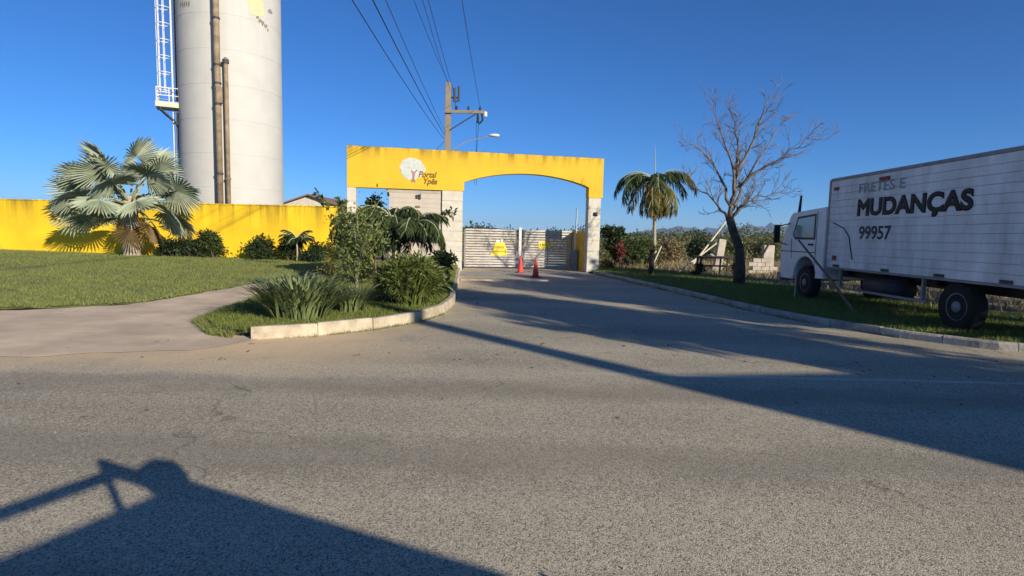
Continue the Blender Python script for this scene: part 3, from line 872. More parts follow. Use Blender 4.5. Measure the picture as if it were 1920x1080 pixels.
# local frame: -y towards the camera, +x to the right as seen
prof = []
for k in range(11):
    z = k * 2.2
    prof += [(TR, z + 0.001), (TR, z + 2.17), (TR + 0.012, z + 2.18), (TR + 0.012, z + 2.199)]
tank_ = MB().lathe(prof + [(TR, 24.2), (TR * 0.6, 24.7)], 96).build('tank', MT['tower'], tower, False)
tank_.data.polygons.foreach_set('use_smooth', [True] * len(tank_.data.polygons))
tank_.data.set_sharp_from_angle(angle=radians(30))
def tp(fx, out, z):
    """point near the shell: fx = sideways fraction of the radius"""
    a = math.asin(max(-1, min(1, fx)))
    return ((TR + out) * sin(a), -(TR + out) * cos(a), z)
pmain = MB().tube([tp(-0.215, 0.42, 0.0), tp(-0.215, 0.42, 24)], 0.19, 14).build('pipe', MT['rustpipe'], tower, True)
pthin = MB().tube([tp(-0.085, 0.30, 0.0), tp(-0.085, 0.30, 12.3), tp(-0.085, 0.22, 12.5), tp(-0.085, -0.1, 12.55)], 0.135, 12).build('pipe', MT['rustpipe'], tower, True)
MB().lathe([(0.2, 0), (0.2, 0.25)], 14, Matrix.Translation(tp(-0.085, 0.30, 12.2))).build('flange', MT['darkmetal'], pthin)
for z in (5.2, 9.6, 10.9, 12.05, 14.9, 16.7, 19.5):
    c = tp(-0.215, 0.42, z)
    br = MB().lathe([(0.225, -0.06), (0.225, 0.06)], 14, Matrix.Translation(c))
    a = tp(-0.215, 0.0, z)
    br.tube([a, tp(-0.215, 0.3, z)], 0.05, 6)
    br.build('bracket', MT['darkmetal'], pmain)
for z in (4.9,):
    MB().lathe([(0.19, -0.05), (0.19, 0.05)], 12, Matrix.Translation(tp(-0.085, 0.30, z))).build('bracket', MT['rustpipe'], pthin)
bevel(MB().box((-0.16, -0.14, -0.5), (0.20, 0.14, 0.5)).build('junction_box', MT['rustpipe'], tower, loc=tp(-0.19, 0.52, 10.15)), 0.02)
# ladder on the left flank
LX = -(TR + 0.28)
lad = MB()
for dy in (-0.25, 0.25): lad.tube([(LX, dy, 0.3), (LX, dy, 24)], 0.035, 6)
ladder = lad.build('ladder', MT['whitemetal'], tower)
rg = MB()
for k in range(74): rg.tube([(LX, -0.25, 0.5 + k * 0.32), (LX, 0.25, 0.5 + k * 0.32)], 0.016, 5)
tag(rg.build('rung', MT['whitemetal'], ladder), kind='stuff')
cgz = [10.9 + k * 1.05 for k in range(13)]
cgm = MB().tube([(-0.42 + 0.42 * cos(t), 0.40 * sin(t), 0) for t in np.linspace(-2.6, 2.6, 15)], 0.03, 5).mesh('hoop', MT['whitemetal'])
for z in cgz: link('hoop', cgm, ladder, (LX - 0.02 - 0.02, 0, z))
cs = MB()
for t in (pi, pi * 0.75, -pi * 0.75, pi / 2, -pi / 2):
    x = LX - 0.44 + 0.42 * cos(t); y = 0.40 * sin(t)
    cs.tube([(x, y, 10.6), (x, y, 24)], 0.024, 5)
cs.build('cage_bar', MT['whitemetal'], ladder)
MB().box((-(TR + 0.12), -0.34, 0), (-(TR + 0.02), 0.34, 9.4)).box((-(TR + 0.12), -0.2, 10.2), (-(TR + 0.02), 0.2, 24)).build('flank_strip', MT['darkmetal'], tower)  # two dark strips up the left flank, broken at the platform
plat = MB().box((-(TR + 1.22), -0.75, 9.62), (-(TR - 0.35), 0.75, 9.78)).box((-(TR + 1.25), -0.78, 9.58), (-(TR + 1.19), 0.78, 9.95)).box((-(TR + 1.22), -0.79, 9.60), (-(TR - 0.3), -0.73, 9.95)).build('platform', MT['cream'], tower)
rl = MB()
for zz in (10.35, 10.85):
    rl.tube([(-(TR - 0.25), -0.74, zz), (-(TR + 1.18), -0.74, zz), (-(TR + 1.18), 0.74, zz), (-(TR - 0.1), 0.74, zz)], 0.03, 6)
for x, y in ((TR - 0.25, -0.74), (TR + 0.45, -0.74), (TR + 1.18, -0.74), (TR + 1.18, 0.0), (TR + 1.18, 0.74), (TR + 0.4, 0.74)):
    rl.tube([(-x, y, 9.78), (-x, y, 10.87)], 0.03, 6)
rl.build('railing', MT['whitemetal'], plat)
st = MB()
for y in (-0.6, 0.6): st.tube([(-(TR + 1.1), y, 9.6), (-(TR - 0.1), y, 8.5)], 0.05, 6)
st.build('strut', MT['darkmetal'], plat)
# faded painted badges high on the shell
def shell_patch(name, fx, z, pts, m, out):
    mb = MB(); vs = []
    for a, b in pts:
        t = math.asin(fx) + a / TR
        vs.append(((TR + out) * sin(t), -(TR + out) * cos(t), z + b))
    n = len(vs); vs.append(tuple(np.mean(vs, 0)))
    t = math.asin(fx) + np.mean([p[0] for p in pts]) / TR
    vs[-1] = ((TR + out) * sin(t), -(TR + out) * cos(t), z + np.mean([p[1] for p in pts]))
    mb.add(vs, [(i, (i + 1) % n, n) for i in range(n)])
    return mb.build(name, m, tower)
MT['fadeyellow'] = mat('fadeyellow', (0.68, 0.52, 0.20), 0.8, 0.22, 2.5, 0.0, 10, tint=(0.64, 0.58, 0.45))
MT['fadedark'] = mat('fadedark', (0.22, 0.20, 0.13), 0.8, 0.3, 3, 0.0)
shell_patch('painted_badge', 0.46, 16.25, blobpoly(0.05, 0.2, 0.62, 0.85, 26, 0.09, 8), MT['fadeyellow'], 0.016)
for i in range(11):
    shell_patch('painted_mark', 0.47, 15.28, blobpoly(0.05 + i * 0.085, 0.33 - i * 0.045 + 0.10 * sin(i * 2.3), 0.05, 0.11, 8, 0.3, 20 + i), MT['fadedark'], 0.02)
for i in range(5):
    shell_patch('painted_mark', -0.86, 15.9, blobpoly(0.0 + i * 0.2, 0.1 - 0.02 * i, 0.06, 0.16, 8, 0.3, 40 + i), MT['fadedark'], 0.02)
shell_patch('painted_mark', 0.75, 16.35, blobpoly(0, 0, 0.22, 0.14, 12, 0.15, 60), MT['greymetal'], 0.02)
# ------------------------------------------------------------------ power pole, lamp, cables
pole = thing('power_pole', 'concrete power pole with one-sided crossarm rising behind the yellow gateway', 'power pole', (-3.8, 33, 0))
shaft_ = bevel(MB().add([(-0.2, -0.2, 0), (0.2, -0.2, 0), (0.2, 0.2, 0), (-0.2, 0.2, 0), (-0.15, -0.15, 10.05), (0.15, -0.15, 10.05), (0.15, 0.15, 10.05), (-0.15, 0.15, 10.05)],
         [(3, 2, 1, 0), (4, 5, 6, 7), (0, 1, 5, 4), (1, 2, 6, 5), (2, 3, 7, 6), (3, 0, 4, 7)]).build('shaft', MT['poleconc'], pole), 0.02)
arm_ = MB().box((-0.17, -0.28, 8.36), (2.08, -0.17, 8.52)).build('crossarm', MT['poleconc'], pole)
MB().tube([(0.17, -0.22, 7.45), (1.6, -0.22, 8.36)], 0.035, 6).build('brace', MT['darkmetal'], pole)
ins_me = MB().lathe([(0.03, 0), (0.07, 0.04), (0.04, 0.08), (0.08, 0.12), (0.04, 0.17), (0.06, 0.2), (0.02, 0.24)], 10).mesh('insulator', MT['darkmetal'])
for x in (0.5, 1.15, 1.8): link('insulator', ins_me, pole, (x, -0.22, 8.522))
MB().lathe([(0.05, 0), (0.1, 0.03), (0.1, 0.25), (0.04, 0.3)], 10, Matrix.Translation((2.1, -0.22, 8.18))).build('lightning_arrester', MT['palewhite'], pole)
cu = MB(); cu.box((0.15, -0.06, 9.2), (0.62, 0.0, 9.27)); cu.tube([(0.36, -0.1, 9.0), (0.36, -0.1, 9.75)], 0.07, 8); cu.tube([(0.6, -0.1, 9.05), (0.6, -0.1, 9.85)], 0.06, 8); cu.tube([(0.4, -0.1, 9.0), (0.42, -0.1, 8.52)], 0.02, 5); cu.tube([(0.6, -0.1, 9.05), (0.4, -0.1, 9.0)], 0.03, 5)
cu.build('fuse_cutout', MT['darkmetal'], pole)
cb = MB(); cb.box((1.62, -0.3, 7.85), (1.72, -0.16, 8.36)); cb.tube([(1.9, -0.22, 8.36), (1.95, -0.22, 8.0), (1.75, -0.22, 7.8)], 0.05, 6); cb.build('cable_drop', MT['black'], pole)
lampf = MB().tube([(0.17, 0, 6.3), (1.0, 0.1, 6.85), (2.3, 0.2, 7.2)], 0.03, 6).build('lamp_arm', MT['greymetal'], pole)
lhm = MB().lathe([(0.02, -0.32), (0.10, -0.25), (0.14, 0.0), (0.12, 0.22), (0.04, 0.3)], 12, Matrix.Translation((2.6, 0.2, 7.26)) @ Matrix.Rotation(pi / 2, 4, 'Y') @ Matrix.Diagonal((0.7, 1.1, 1, 1)))
lhm.build('lamp_head', MT['whitemetal'], lampf, True)

far_pole = thing('power_pole', 'concrete power pole on the near side of the street behind the camera', 'power pole', (-2.4, -10.5, 0))
for ch in (shaft_, arm_):
    c = ch.copy(); COL.objects.link(c); c.parent = far_pole
def cable(a, b, sag, label, r=0.014):
    pts = []
    for t in np.linspace(0, 1, 40):
        p = Vector(a).lerp(Vector(b), t); p.z -= sag * 4 * t * (1 - t)
        pts.append(p)
    o = MB().tube(pts, r, 5).build('power_cable', MT['black'])
    tag(o, label, 'cable', 'overhead cables running from the power pole')
cable((-3.75, 32.85, 9.95), (-2.6, -10.4, 10.0), 0.9, 'thin overhead cable reaching the very top of the power pole', 0.009)
cable((-3.66, 32.8, 9.6), (-1.6, -10.4, 9.9), 0.9, 'thin overhead cable meeting the power pole just below its top', 0.009)
cable((-3.30, 32.78, 9.0), (-1.2, -10.7, 8.6), 0.7, 'overhead cable running to the crossarm nearest the pole shaft', 0.009)
cable((-2.0, 32.78, 8.72), (-0.8, -10.7, 8.72), 0.7, 'overhead cable ending at the outer tip of the crossarm', 0.009)
cable((-4.0, 32.85, 6.95), (-2.9, -10.5, 7.2), 0.55, 'lowest and leftmost overhead cable meeting the pole above the gateway', 0.012)
cable((-3.95, 32.85, 7.15), (-2.3, -10.5, 7.5), 0.55, 'thick overhead cable in the middle of the low left bundle', 0.015)
cable((-3.9, 32.85, 7.3), (-1.95, -10.5, 7.7), 0.5, 'overhead cable on the right edge of the low left bundle', 0.009)
cable((-2.05, 32.75, 8.2), (-3.1, 45, 5.5), 0.2, 'cable dropping from the crossarm tip down behind the gateway', 0.013)
cable((-2.2, 32.75, 7.9), (-2.6, 40, 5.0), 0.1, 'short cable dropping steeply from the crossarm behind the gateway beam', 0.012)
cable((-3.95, 33.1, 6.9), (-9.0, 44, 5.9), 0.3, 'cable leaving the pole to the left behind the gateway beam', 0.010)
shp = thing('power_pole', 'concrete power pole at the right roadside whose shadow crosses the street', 'power pole', (15.9, -9.0, 0))
c = shaft_.copy(); COL.objects.link(c); c.parent = shp

# ------------------------------------------------------------------ plants
def put(o, loc, rz=0.0, sc=1.0):
    o.location = loc; o.rotation_euler = (0, 0, rz); o.scale = (sc, sc, sc)
    return o
def bush(name, label, cat, loc, R, H, n, leaf, m, nb=9, stem=MT['bark'], group=None, wr=0.42):
    r = thing(name, label, cat, loc, rng.random() * 6, group)
    blobs = rand_blobs(nb, R * 0.65, H * 0.62, H * 0.22, (R * 0.30, R * 0.50))
    P, d = blob_points(n, blobs, 0.4)
    P[:, 2] = np.abs(P[:, 2])
    link('foliage', leaves('foliage', P, d + rng.normal(size=d.shape) * 0.6 + np.array([0, 0, 0.3]), leaf * (0.6 + 0.8 * rng.random(n)), leaf * wr, m), r)
    sm = MB()
    for k in range(5):
        b = blobs[k % nb]
        sm.tube([(b[0] * 0.15, b[1] * 0.15, -0.03), (b[0] * 0.5, b[1] * 0.5, b[2] * 0.5), (b[0], b[1], b[2])], [0.03, 0.02, 0.008], 6)
    sm.build('stem', stem, r)
    return r

def strap_clump(name, label, loc, R, H, n, wd, m, seed=0):
    """clump of long arching strap leaves"""
    r = thing(name, label, 'plant', loc)
    a = rng.random(n) * 2 * pi
    base = np.c_[np.cos(a), np.sin(a)] * (rng.random(n) ** 0.7 * R * 0.45)[:, None]
    out = R * (0.2 + 1.15 * rng.random(n) ** 0.8); hh = H * (0.55 + 0.5 * rng.random(n))
    da = a + rng.normal(size=n) * 0.4
    S = np.c_[-np.sin(da), np.cos(da), np.zeros(n)]
    Dv = np.c_[np.cos(da), np.sin(da), np.zeros(n)]
    B = np.c_[base, np.zeros(n)]
    K = 5
    V = []
    for k in range(K):
        t = k / (K - 1)
        p = B + Dv * (out * (t ** 1.5) * 0.75)[:, None] + np.array([0, 0, 1]) * (hh * (1.5 * t - 0.62 * t ** 3))[:, None]
        ww = wd * (1 - t ** 2 * 0.93) * (0.7 + 0.3 * min(1, t * 4))
        V += [p - S * ww / 2, p + S * ww / 2]
    V = np.stack(V, 1).reshape(-1, 3)
    Q = []
    o = np.arange(n) * (2 * K)
    for k in range(K - 1):
        Q.append(np.c_[o + 2 * k, o + 2 * k + 1, o + 2 * k + 3, o + 2 * k + 2])
    link('foliage', np_mesh('foliage', V, np.concatenate(Q), m), r)
    crown = MB().lathe([(R * 0.28, -0.03), (R * 0.2, 0.07), (R * 0.05, 0.1)], 10).build('crown_base', MT['darkwood'], r)
    return r
strap_clump('strap_leaf_clump', 'wide grey-green clump of arching strap leaves at the front of the kerbed bed', (-3.85, 10.4, 0.10), 1.1, 0.85, 520, 0.05, L4)
strap_clump('strap_leaf_clump', 'smaller strap-leaf clump beside the thin young tree in the bed', (-3.2, 11.3, 0.11), 0.6, 0.60, 200, 0.03, L4)
bush('rounded_shrub', 'rounded bright green shrub with narrow leaves by the curve of the left kerb', 'shrub', (-2.3, 12.75, 0.08), 0.74, 1.02, 6500, 0.19, L9, 18, wr=0.17)
strap_clump('strap_leaf_clump', 'strap-leaf clump growing through the rounded shrub by the left kerb', (-2.25, 12.6, 0.09), 0.72, 0.85, 420, 0.032, L9)
strap_clump('strap_leaf_clump', 'dark green strap-leaf clump behind the bright one in the bed', (-2.75, 13.3, 0.09), 0.7, 0.95, 320, 0.03, L1)
bush('dark_bush', 'dark rounded bush by the kerb in front of the middle pillar', 'bush', (-2.2, 17.0, 0.17), 0.55, 1.05, 1700, 0.14, L2)
bush('low_bush', 'low spreading green bush along the kerb beside the driveway', 'bush', (-2.05, 15.6, 0.09), 0.45, 0.6, 900, 0.12, L1)
bush('low_bush', 'low dark bush at the foot of the small leafy tree in the bed', 'bush', (-4.4, 16.4, 0.22), 0.5, 0.75, 1000, 0.12, L2)
bush('low_bush', 'sparse bush near the path edge left of the thin young tree', 'bush', (-5.2, 16.2, 0.22), 0.5, 0.65, 700, 0.11, L3)

# general leafy tree
def tube_tree(mb, p, d, L, r, lvl, rg, pts_out, spread=0.6, up=0.15):
    n = 4
    pts = [Vector(p)]; dd = Vector(d).normalized()
    for k in range(n):
        dd = (dd + Vector((rg.normal(), rg.normal(), rg.normal())) * 0.12 + Vector((0, 0, up)) * 0.3).normalized()
        pts.append(pts[-1] + dd * L / n)
    mb.tube(pts, [r * (1 - 0.5 * i / n) for i in range(n + 1)], max(4, 8 - 2 * lvl))
    pts_out.append((pts[-1], lvl)); pts_out.append((pts[n // 2 + 1], lvl))
    if lvl <= 0: return
    for k in range(int(rg.integers(2, 4))):
        i = n if k == 0 else int(rg.integers(2, n + 1))
        a = rg.random() * 2 * pi
        side = Vector((cos(a), sin(a), rg.normal() * 0.3))
        nd = (dd + side * spread).normalized()
        tube_tree(mb, pts[i], nd, L * (0.62 + 0.2 * rg.random()), r * 0.55, lvl - 1, rg, pts_out, spread, up)
def leafy_tree(name, label, loc, H, R, n, leaf, m, bark, trunk_h, trunk_r, seed, lvl=3, group=None, nb=18, flat=0.8, fill=0, zlo=0.36):
    rg = np.random.default_rng(seed)
    root = thing(name, label, 'tree', loc, 0, group)
    mb = MB(); tips = []
    tube_tree(mb, (0, 0, -0.05), (rg.normal() * 0.08, rg.normal() * 0.08, 1), trunk_h, trunk_r, lvl, rg, tips, 0.75)
    mb.build('trunk', bark, root, True)
    zs = max(t[0].z for t in tips)
    blobs = []
    for t, l in tips:
        if l > lvl - 1: continue
        s = R * (0.16 + 0.18 * rg.random())
        blobs.append((t.x, t.y, t.z, s * 1.2, s * 1.2, s * flat))
    if len(blobs) > nb * 3: blobs = [blobs[i] for i in rg.choice(len(blobs), nb * 3, replace=False)]
    B = np.array(blobs)
    rad = np.hypot(B[:, 0], B[:, 1]).max(); B[:, :2] *= min(1.0, (R * 0.85) / rad)
    top = (B[:, 2] + B[:, 5]).max()
    sc = H / top
    B[:, 2] *= sc
    if fill:
        ex = []
        for _ in range(fill):
            u = unit(rg.normal(size=(1, 3)))[0] * rg.random() ** 0.4
            zc = H * (zlo + 1) / 2; rz_ = H * (1 - zlo) / 2
            q = R * (0.16 + 0.16 * rg.random())
            ex.append((u[0] * R * 0.9, u[1] * R * 0.9, zc + u[2] * rz_ * 0.9, q * 1.15, q * 1.15, q * 0.8))
        B = np.concatenate([B, np.array(ex)])
    P, d = blob_points(n, [tuple(b) for b in B], 0.35)
    link('crown', leaves('crown', P, d + rng.normal(size=d.shape) * 0.6 + np.array([0, 0, -0.1]), leaf * (0.6 + 0.8 * rng.random(n)), leaf * 0.5, m), root)
    root.children[0].scale = (min(1.0, (R * 0.85) / rad), min(1.0, (R * 0.85) / rad), sc)
    return root
leafy_tree('small_leafy_tree', 'small yellow-green leafy tree left of the dark one in the bed', (-4.25, 16.6, 0.22), 1.45, 0.8, 3600, 0.11, L1, MT['pinkbark'], 0.8, 0.04, 17, 2, fill=14, zlo=0.3)
leafy_tree('dark_tree', 'dark tree standing behind the open left bay of the gateway', (-6.6, 29.5, 0.1), 3.15, 1.3, 4000, 0.18, L2, MT['bark'], 1.3, 0.08, 14, 2)

# palm fronds
def frond_mesh(L, arch_, nl, ll, lw, m, curl=0.5, seed=0, petiole=0.18):
    """pinnate frond along +x: rachis arcs up then droops; leaflets hang either side"""
    g = np.random.default_rng(seed)
    T = np.linspace(0, 1, 14)
    ang = radians(arch_[0]) + (radians(arch_[1]) - radians(arch_[0])) * T ** 1.1
    pts = [np.zeros(3)]
    for k in range(1, len(T)):
        a = ang[k]
        pts.append(pts[-1] + np.array([cos(a), 0, sin(a)]) * L / (len(T) - 1))
    pts = np.array(pts)
    P = []; Dd = []; LL = []
    for i in range(nl):
        t = petiole + (1 - petiole) * (i + 0.5) / nl
        k = min(int(t * 13), 12); f = t * 13 - k
        p = pts[k] * (1 - f) + pts[k + 1] * f
        tg = pts[k + 1] - pts[k]; tg = tg / np.linalg.norm(tg)
        for sd in (-1, 1):
            d = np.array([0, sd, 0]) * 0.8 + tg * 0.55 + np.array([0, 0, -curl * (0.5 + g.random())]) + g.normal(size=3) * 0.12
            P.append(p); Dd.append(d); LL.append(ll * (0.45 + 0.55 * sin(pi * min(1, 0.15 + 0.85 * t))) * (0.85 + 0.3 * g.random()))
    lm = leaves('frond', np.array(P), np.array(Dd), np.array(LL), lw, m, 0.25)
    rb = MB().tube([tuple(p) for p in pts], [0.028 * (1 - 0.85 * t) + 0.004 for t in T], 5)
    # join the rachis into the frond mesh
    nv = len(lm.vertices)
    vs = [tuple(v.co) for v in lm.vertices] + rb.v
    fs = [tuple(p.vertices) for p in lm.polygons] + [tuple(i + nv for i in q) for q in rb.f]
    me = bpy.data.meshes.new('frond'); me.from_pydata(vs, [], fs)
    me.materials.append(m); me.materials.append(MT['petiole'])
    mi = [0] * len(lm.polygons) + [1] * len(rb.f)
    me.polygons.foreach_set('material_index', mi)
    return me
def feather_palm(name, label, loc, trunk, tr, fronds, top, cat='palm', spear=0.0, trunkmat=MT['palebark'], group=None):
    root = thing(name, label, cat, loc, 0, group)
    n = len(trunk)
    MB().tube(trunk, [tr * (1.35 - 0.55 * min(1, 3 * i / (n - 1)) - 0.15 * i / (n - 1)) for i in range(n)], 12).build('trunk', trunkmat, root, True)
    for me, az, tilt in fronds:  # one object per frond
        o = link('frond', me, root, top)
        o.rotation_euler = (rng.normal() * 0.1, radians(-tilt), radians(az))
    if spear:
        MB().tube([top, (top[0] - 0.03, top[1], top[2] + spear * 0.6), (top[0] - 0.08, top[1], top[2] + spear)], [0.035, 0.022, 0.006], 6).build('spear_leaf', MT['petiole'], root)
    return root
fa = frond_mesh(2.95, (52, -88), 52, 0.85, 0.06, L7, 0.8, 1)
fb = frond_mesh(2.5, (30, -88), 48, 0.8, 0.06, L7, 0.85, 2)
fo = frond_mesh(2.5, (0, -95), 46, 0.74, 0.06, L8, 0.75, 3)
fo2 = frond_mesh(2.0, (-35, -95), 42, 0.66, 0.055, L8, 0.75, 4)
feather_palm('feather_palm', 'slender palm with drooping ragged fronds right of the gateway', (7.85, 31.8, 0.03),
             [(0, 0, -0.05), (-0.02, 0, 0.7), (-0.08, 0, 1.6), (-0.14, 0, 2.9), (-0.17, 0, 4.0), (-0.2, 0, 4.85)], 0.13,
             [(fa, 178, 0), (fb, 190, 16), (fa, 200, -14), (fb, 4, 24), (fa, -8, 6), (fb, 22, 10), (fb, 262, 14), (fa, 80, 0), (fo, 215, -2), (fo, -40, -4), (fo2, 290, 0), (fo2, 320, -6), (fo2, 20, -12), (fo2, 225, -10), (fb, 120, 10), (fo, 245, -8), (fo, 275, -14), (fo, 308, -10), (fo2, 190, -4), (fo2, 350, -8), (fo, 60, -10)], (-0.2, 0, 4.8), spear=1.9)
stump = MB().lathe([(0.17, 0), (0.13, 0.12), (0.11, 0.5), (0.105, 0.95), (0.085, 1.12), (0.03, 1.16)], 12).build('stump', MT['darkwood'], None, True, loc=(5.95, 24.7, 0.07))
tag(stump, 'short charred black stump on the verge in front of the palm trunk', 'stump')
fc1 = frond_mesh(1.55, (68, -66), 42, 0.52, 0.05, L1, 0.7, 7)
fc2 = frond_mesh(1.3, (50, -78), 38, 0.48, 0.048, L2, 0.75, 8)
for k, (x, y, hh, lb) in enumerate(((-3.2, 17.9, 1.45, 'cluster palm with dark drooping fronds nearest the middle pillar'), (-3.85, 18.4, 1.7, 'cluster palm with dark drooping fronds in the middle of the bed'), (-4.5, 18.1, 1.45, 'lower cluster palm with dark drooping fronds beside the slim left pillar'))):
    fr_ = [((fc1, fc2)[q % 2], q * 27.7 + 40 * k + 8 * rng.normal(), 14 * rng.normal()) for q in range(21)]
    feather_palm('cluster_palm', lb, (x, y, 0.25), [(0, 0, -0.05), (0.03, 0, hh * 0.4), (0.0, 0.02, hh * 0.75), (0.02, 0, hh)], 0.055, fr_, (0.02, 0, hh), trunkmat=MT['pinkbark'], group='cluster palms in the kerbed bed')
fs1 = frond_mesh(0.82, (45, -50), 26, 0.32, 0.04, L2, 0.5, 5)
feather_palm('small_palm', 'small dark green palm on a thin trunk before the yellow wall', (-9.1, 24.3, 0.30), [(0, 0, 0), (0.02, 0, 0.45), (0, 0, 0.9)], 0.045,
             [(fs1, a, t) for a, t in ((0, 10), (40, 20), (85, 0), (130, 15), (180, 10), (220, 25), (265, 0), (310, 15), (20, 45), (200, 45))], (0, 0, 0.9))

# silver fan palm
def fan_mesh(R, m, nseg=34, span=285, seed=0, fold=0.5, split=0.45):
    """costapalmate fan in the xy plane, spreading round +x; pleated and split at the rim"""
    g = np.random.default_rng(seed)
    V = []; F = []
    a0 = -radians(span) / 2; da = radians(span) / nseg
    for i in range(nseg):
        a = a0 + (i + 0.5) * da
        r = R * (0.86 + 0.14 * cos(a)) * (0.93 + 0.12 * g.random())
        zc = -0.16 * R * (1 - cos(a)) * 0.6
        def P(q, aa, dz): return (q * cos(aa) + 0.12 * R, q * sin(aa), dz + zc * q / R - 0.12 * (q / R) ** 2 * R)
        tipd = -0.12 * R * g.random()
        b = len(V)
        hw = da * 0.5
        sp = r * split
        V += [P(0.02, a, 0), P(sp, a - hw, -0.03 * R), P(sp, a, 0.035 * R), P(sp, a + hw, -0.03 * R),
              P(r * 0.8, a - hw * 0.55, -0.02 * R + tipd * 0.4), P(r * 0.8, a, 0.02 * R + tipd * 0.4), P(r * 0.8, a + hw * 0.55, -0.02 * R + tipd * 0.4), P(r, a + g.normal() * 0.02, tipd)]
        F += [(b, b + 1, b + 2), (b, b + 2, b + 3), (b + 1, b + 4, b + 5, b + 2), (b + 2, b + 5, b + 6, b + 3), (b + 4, b + 7, b + 5), (b + 5, b + 7, b + 6)]
    me = bpy.data.meshes.new('frond'); me.from_pydata(V, [], F)
    me.materials.append(m)
    return me
fan1 = fan_mesh(1.25, L5, 36, 290, 1); fan2 = fan_mesh(1.1, L5, 34, 270, 2); fand = fan_mesh(0.9, L6, 28, 250, 3, split=0.3)
sp_ = thing('fan_palm', 'big silvery fan palm with thick trunk at the left of the lawn', 'palm', (-16.2, 24.5, 0.40))
tk = []
for i, z in enumerate(np.linspace(-0.1, 2.25, 16)): tk.append((0.33 - 0.06 * z / 2.2 + (0.03 if i % 2 else 0), z))
MB().lathe(tk + [(0.16, 2.55)], 18).build('trunk', MT['palmtrunk'], sp_)
palm_fronds = [(-80, 40, 1.25, fan1, 35), (-30, 50, 1.45, fan1, -30), (0, 28, 1.75, fan1, -55), (10, 58, 1.5, fan2, -40), (-15, 2, 1.6, fan1, -50), (-50, 15, 1.4, fan2, 25), (-110, 55, 1.35, fan1, 40), (-95, 15, 1.3, fan2, -20),
               (40, 70, 1.5, fan1, 30), (60, 35, 1.6, fan1, -20), (95, 50, 1.6, fan1, 35), (130, 20, 1.6, fan2, -30), (150, 45, 1.6, fan1, 45), (180, 65, 1.6, fan1, 50), (185, 25, 1.75, fan1, 50), (210, 45, 1.6, fan2, 40),
               (235, 20, 1.5, fan1, 30), (255, 65, 1.4, fan1, -35), (200, -2, 1.6, fan2, 55), (20, -8, 1.5, fan2, -35), (330, 75, 1.7, fan2, 20), (160, 5, 1.5, fan2, 30)]
def put_fan(d, b0, pl, fm, roll, sag=0.35):
    mid = b0 + d * pl * 0.55
    d2 = (d + Vector((0, 0, -sag))).normalized()
    end = mid + d2 * pl * 0.45
    pt = MB().tube([b0, b0 + d * pl * 0.25, mid, end], [0.055, 0.042, 0.032, 0.026], 6).build('petiole', MT['petiole'], sp_, True)
    o = link('frond', fm, pt, end)
    d3 = (d2 + Vector((0, 0, -sag * 0.7))).normalized()
    z = Vector((0, 0, 1)) - d3 * d3.z
    if z.length < 0.1: z = Vector((-d.x, -d.y, 0))
    z.normalize()
    z = Matrix.Rotation(radians(roll), 3, d3) @ z
    y = z.cross(d3)
    o.rotation_euler = Matrix((d3, y, z)).transposed().to_euler()
    return o
for az, el, pl, fm, roll in palm_fronds:
    d = Vector((cos(radians(az)) * cos(radians(el)), sin(radians(az)) * cos(radians(el)), sin(radians(el))))
    put_fan(d, Vector((d.x * 0.2, d.y * 0.2, 2.15 + 0.3 * (el / 80))), pl, fm, roll)
for az, el in ((-20, -30), (10, -38), (-55, -45)):
    d = Vector((cos(radians(az)) * cos(radians(el)), sin(radians(az)) * cos(radians(el)), sin(radians(el))))
    put_fan(d, Vector((d.x * 0.2, d.y * 0.2, 2.1)), 1.1, fand, -30, 0.5)['label'] = 'dead brown hanging frond'

# shrubs along the yellow wall
G_ = 'shrubs at the foot of the yellow wall'
bush('shrub', 'dense dark shrub just right of the fan palm trunk at the yellow wall', 'shrub', (-14.61, 24.82, 0.39), 0.69, 0.84, 1500, 0.15, L2, group=G_)
bush('shrub', 'dark shrub in the middle of the hedge row right of the fan palm', 'shrub', (-13.78, 24.90, 0.38), 0.65, 0.75, 1300, 0.15, L2, group=G_)
bush('shrub', 'tallest dark shrub with a loose spiky top at the right end of the hedge row', 'shrub', (-12.95, 24.98, 0.36), 0.65, 1.28, 1700, 0.15, L1, group=G_)
bush('shrub', 'single rounded dark shrub standing alone below the tower against the yellow wall', 'shrub', (-10.87, 24.82, 0.34), 0.69, 0.97, 1500, 0.15, L2, group=G_)
bush('shrub', 'dark shrub left of the small palm at the yellow wall', 'shrub', (-9.63, 24.90, 0.32), 0.53, 0.97, 1200, 0.15, L2, group=G_)
bush('shrub', 'dark low shrub right of the small palm trunk at the yellow wall', 'shrub', (-8.38, 24.48, 0.30), 0.62, 0.84, 1400, 0.14, L2, group=G_)
bush('shrub', 'sparse yellow-green shrub at the right end of the yellow wall near the gateway', 'shrub', (-7.39, 24.90, 0.29), 0.65, 1.41, 700, 0.15, L3, group=G_)

# thin young tree and long reddish branches in the bed
def twig_tree(name, label, loc, limbs, m, leaf, bark, r0=0.03, per=40, cluster=0.18, along=0.4):
    root = thing(name, label, 'tree', loc)
    mb = MB(); P = []; Dd = []
    for pts, r in limbs:
        mb.tube(pts, [r * (1 - 0.7 * i / (len(pts) - 1)) for i in range(len(pts))], 6)
        pa = [np.array(p) for p in pts]
        for _ in range(per):
            t = along + (1 - along) * rng.random()
            k = min(int(t * (len(pa) - 1)), len(pa) - 2); f = t * (len(pa) - 1) - k
            p = pa[k] * (1 - f) + pa[k + 1] * f
            P.append(p + rng.normal(size=3) * cluster * 0.5); Dd.append(rng.normal(size=3) + (pa[-1] - pa[0]) * 0.4)
    mb.build('trunk', bark, root, True)
    P = np.array(P)
    link('crown', leaves('crown', P, np.array(Dd), leaf * (0.6 + 0.8 * rng.random(len(P))), leaf * 0.5, m), root)
    return root
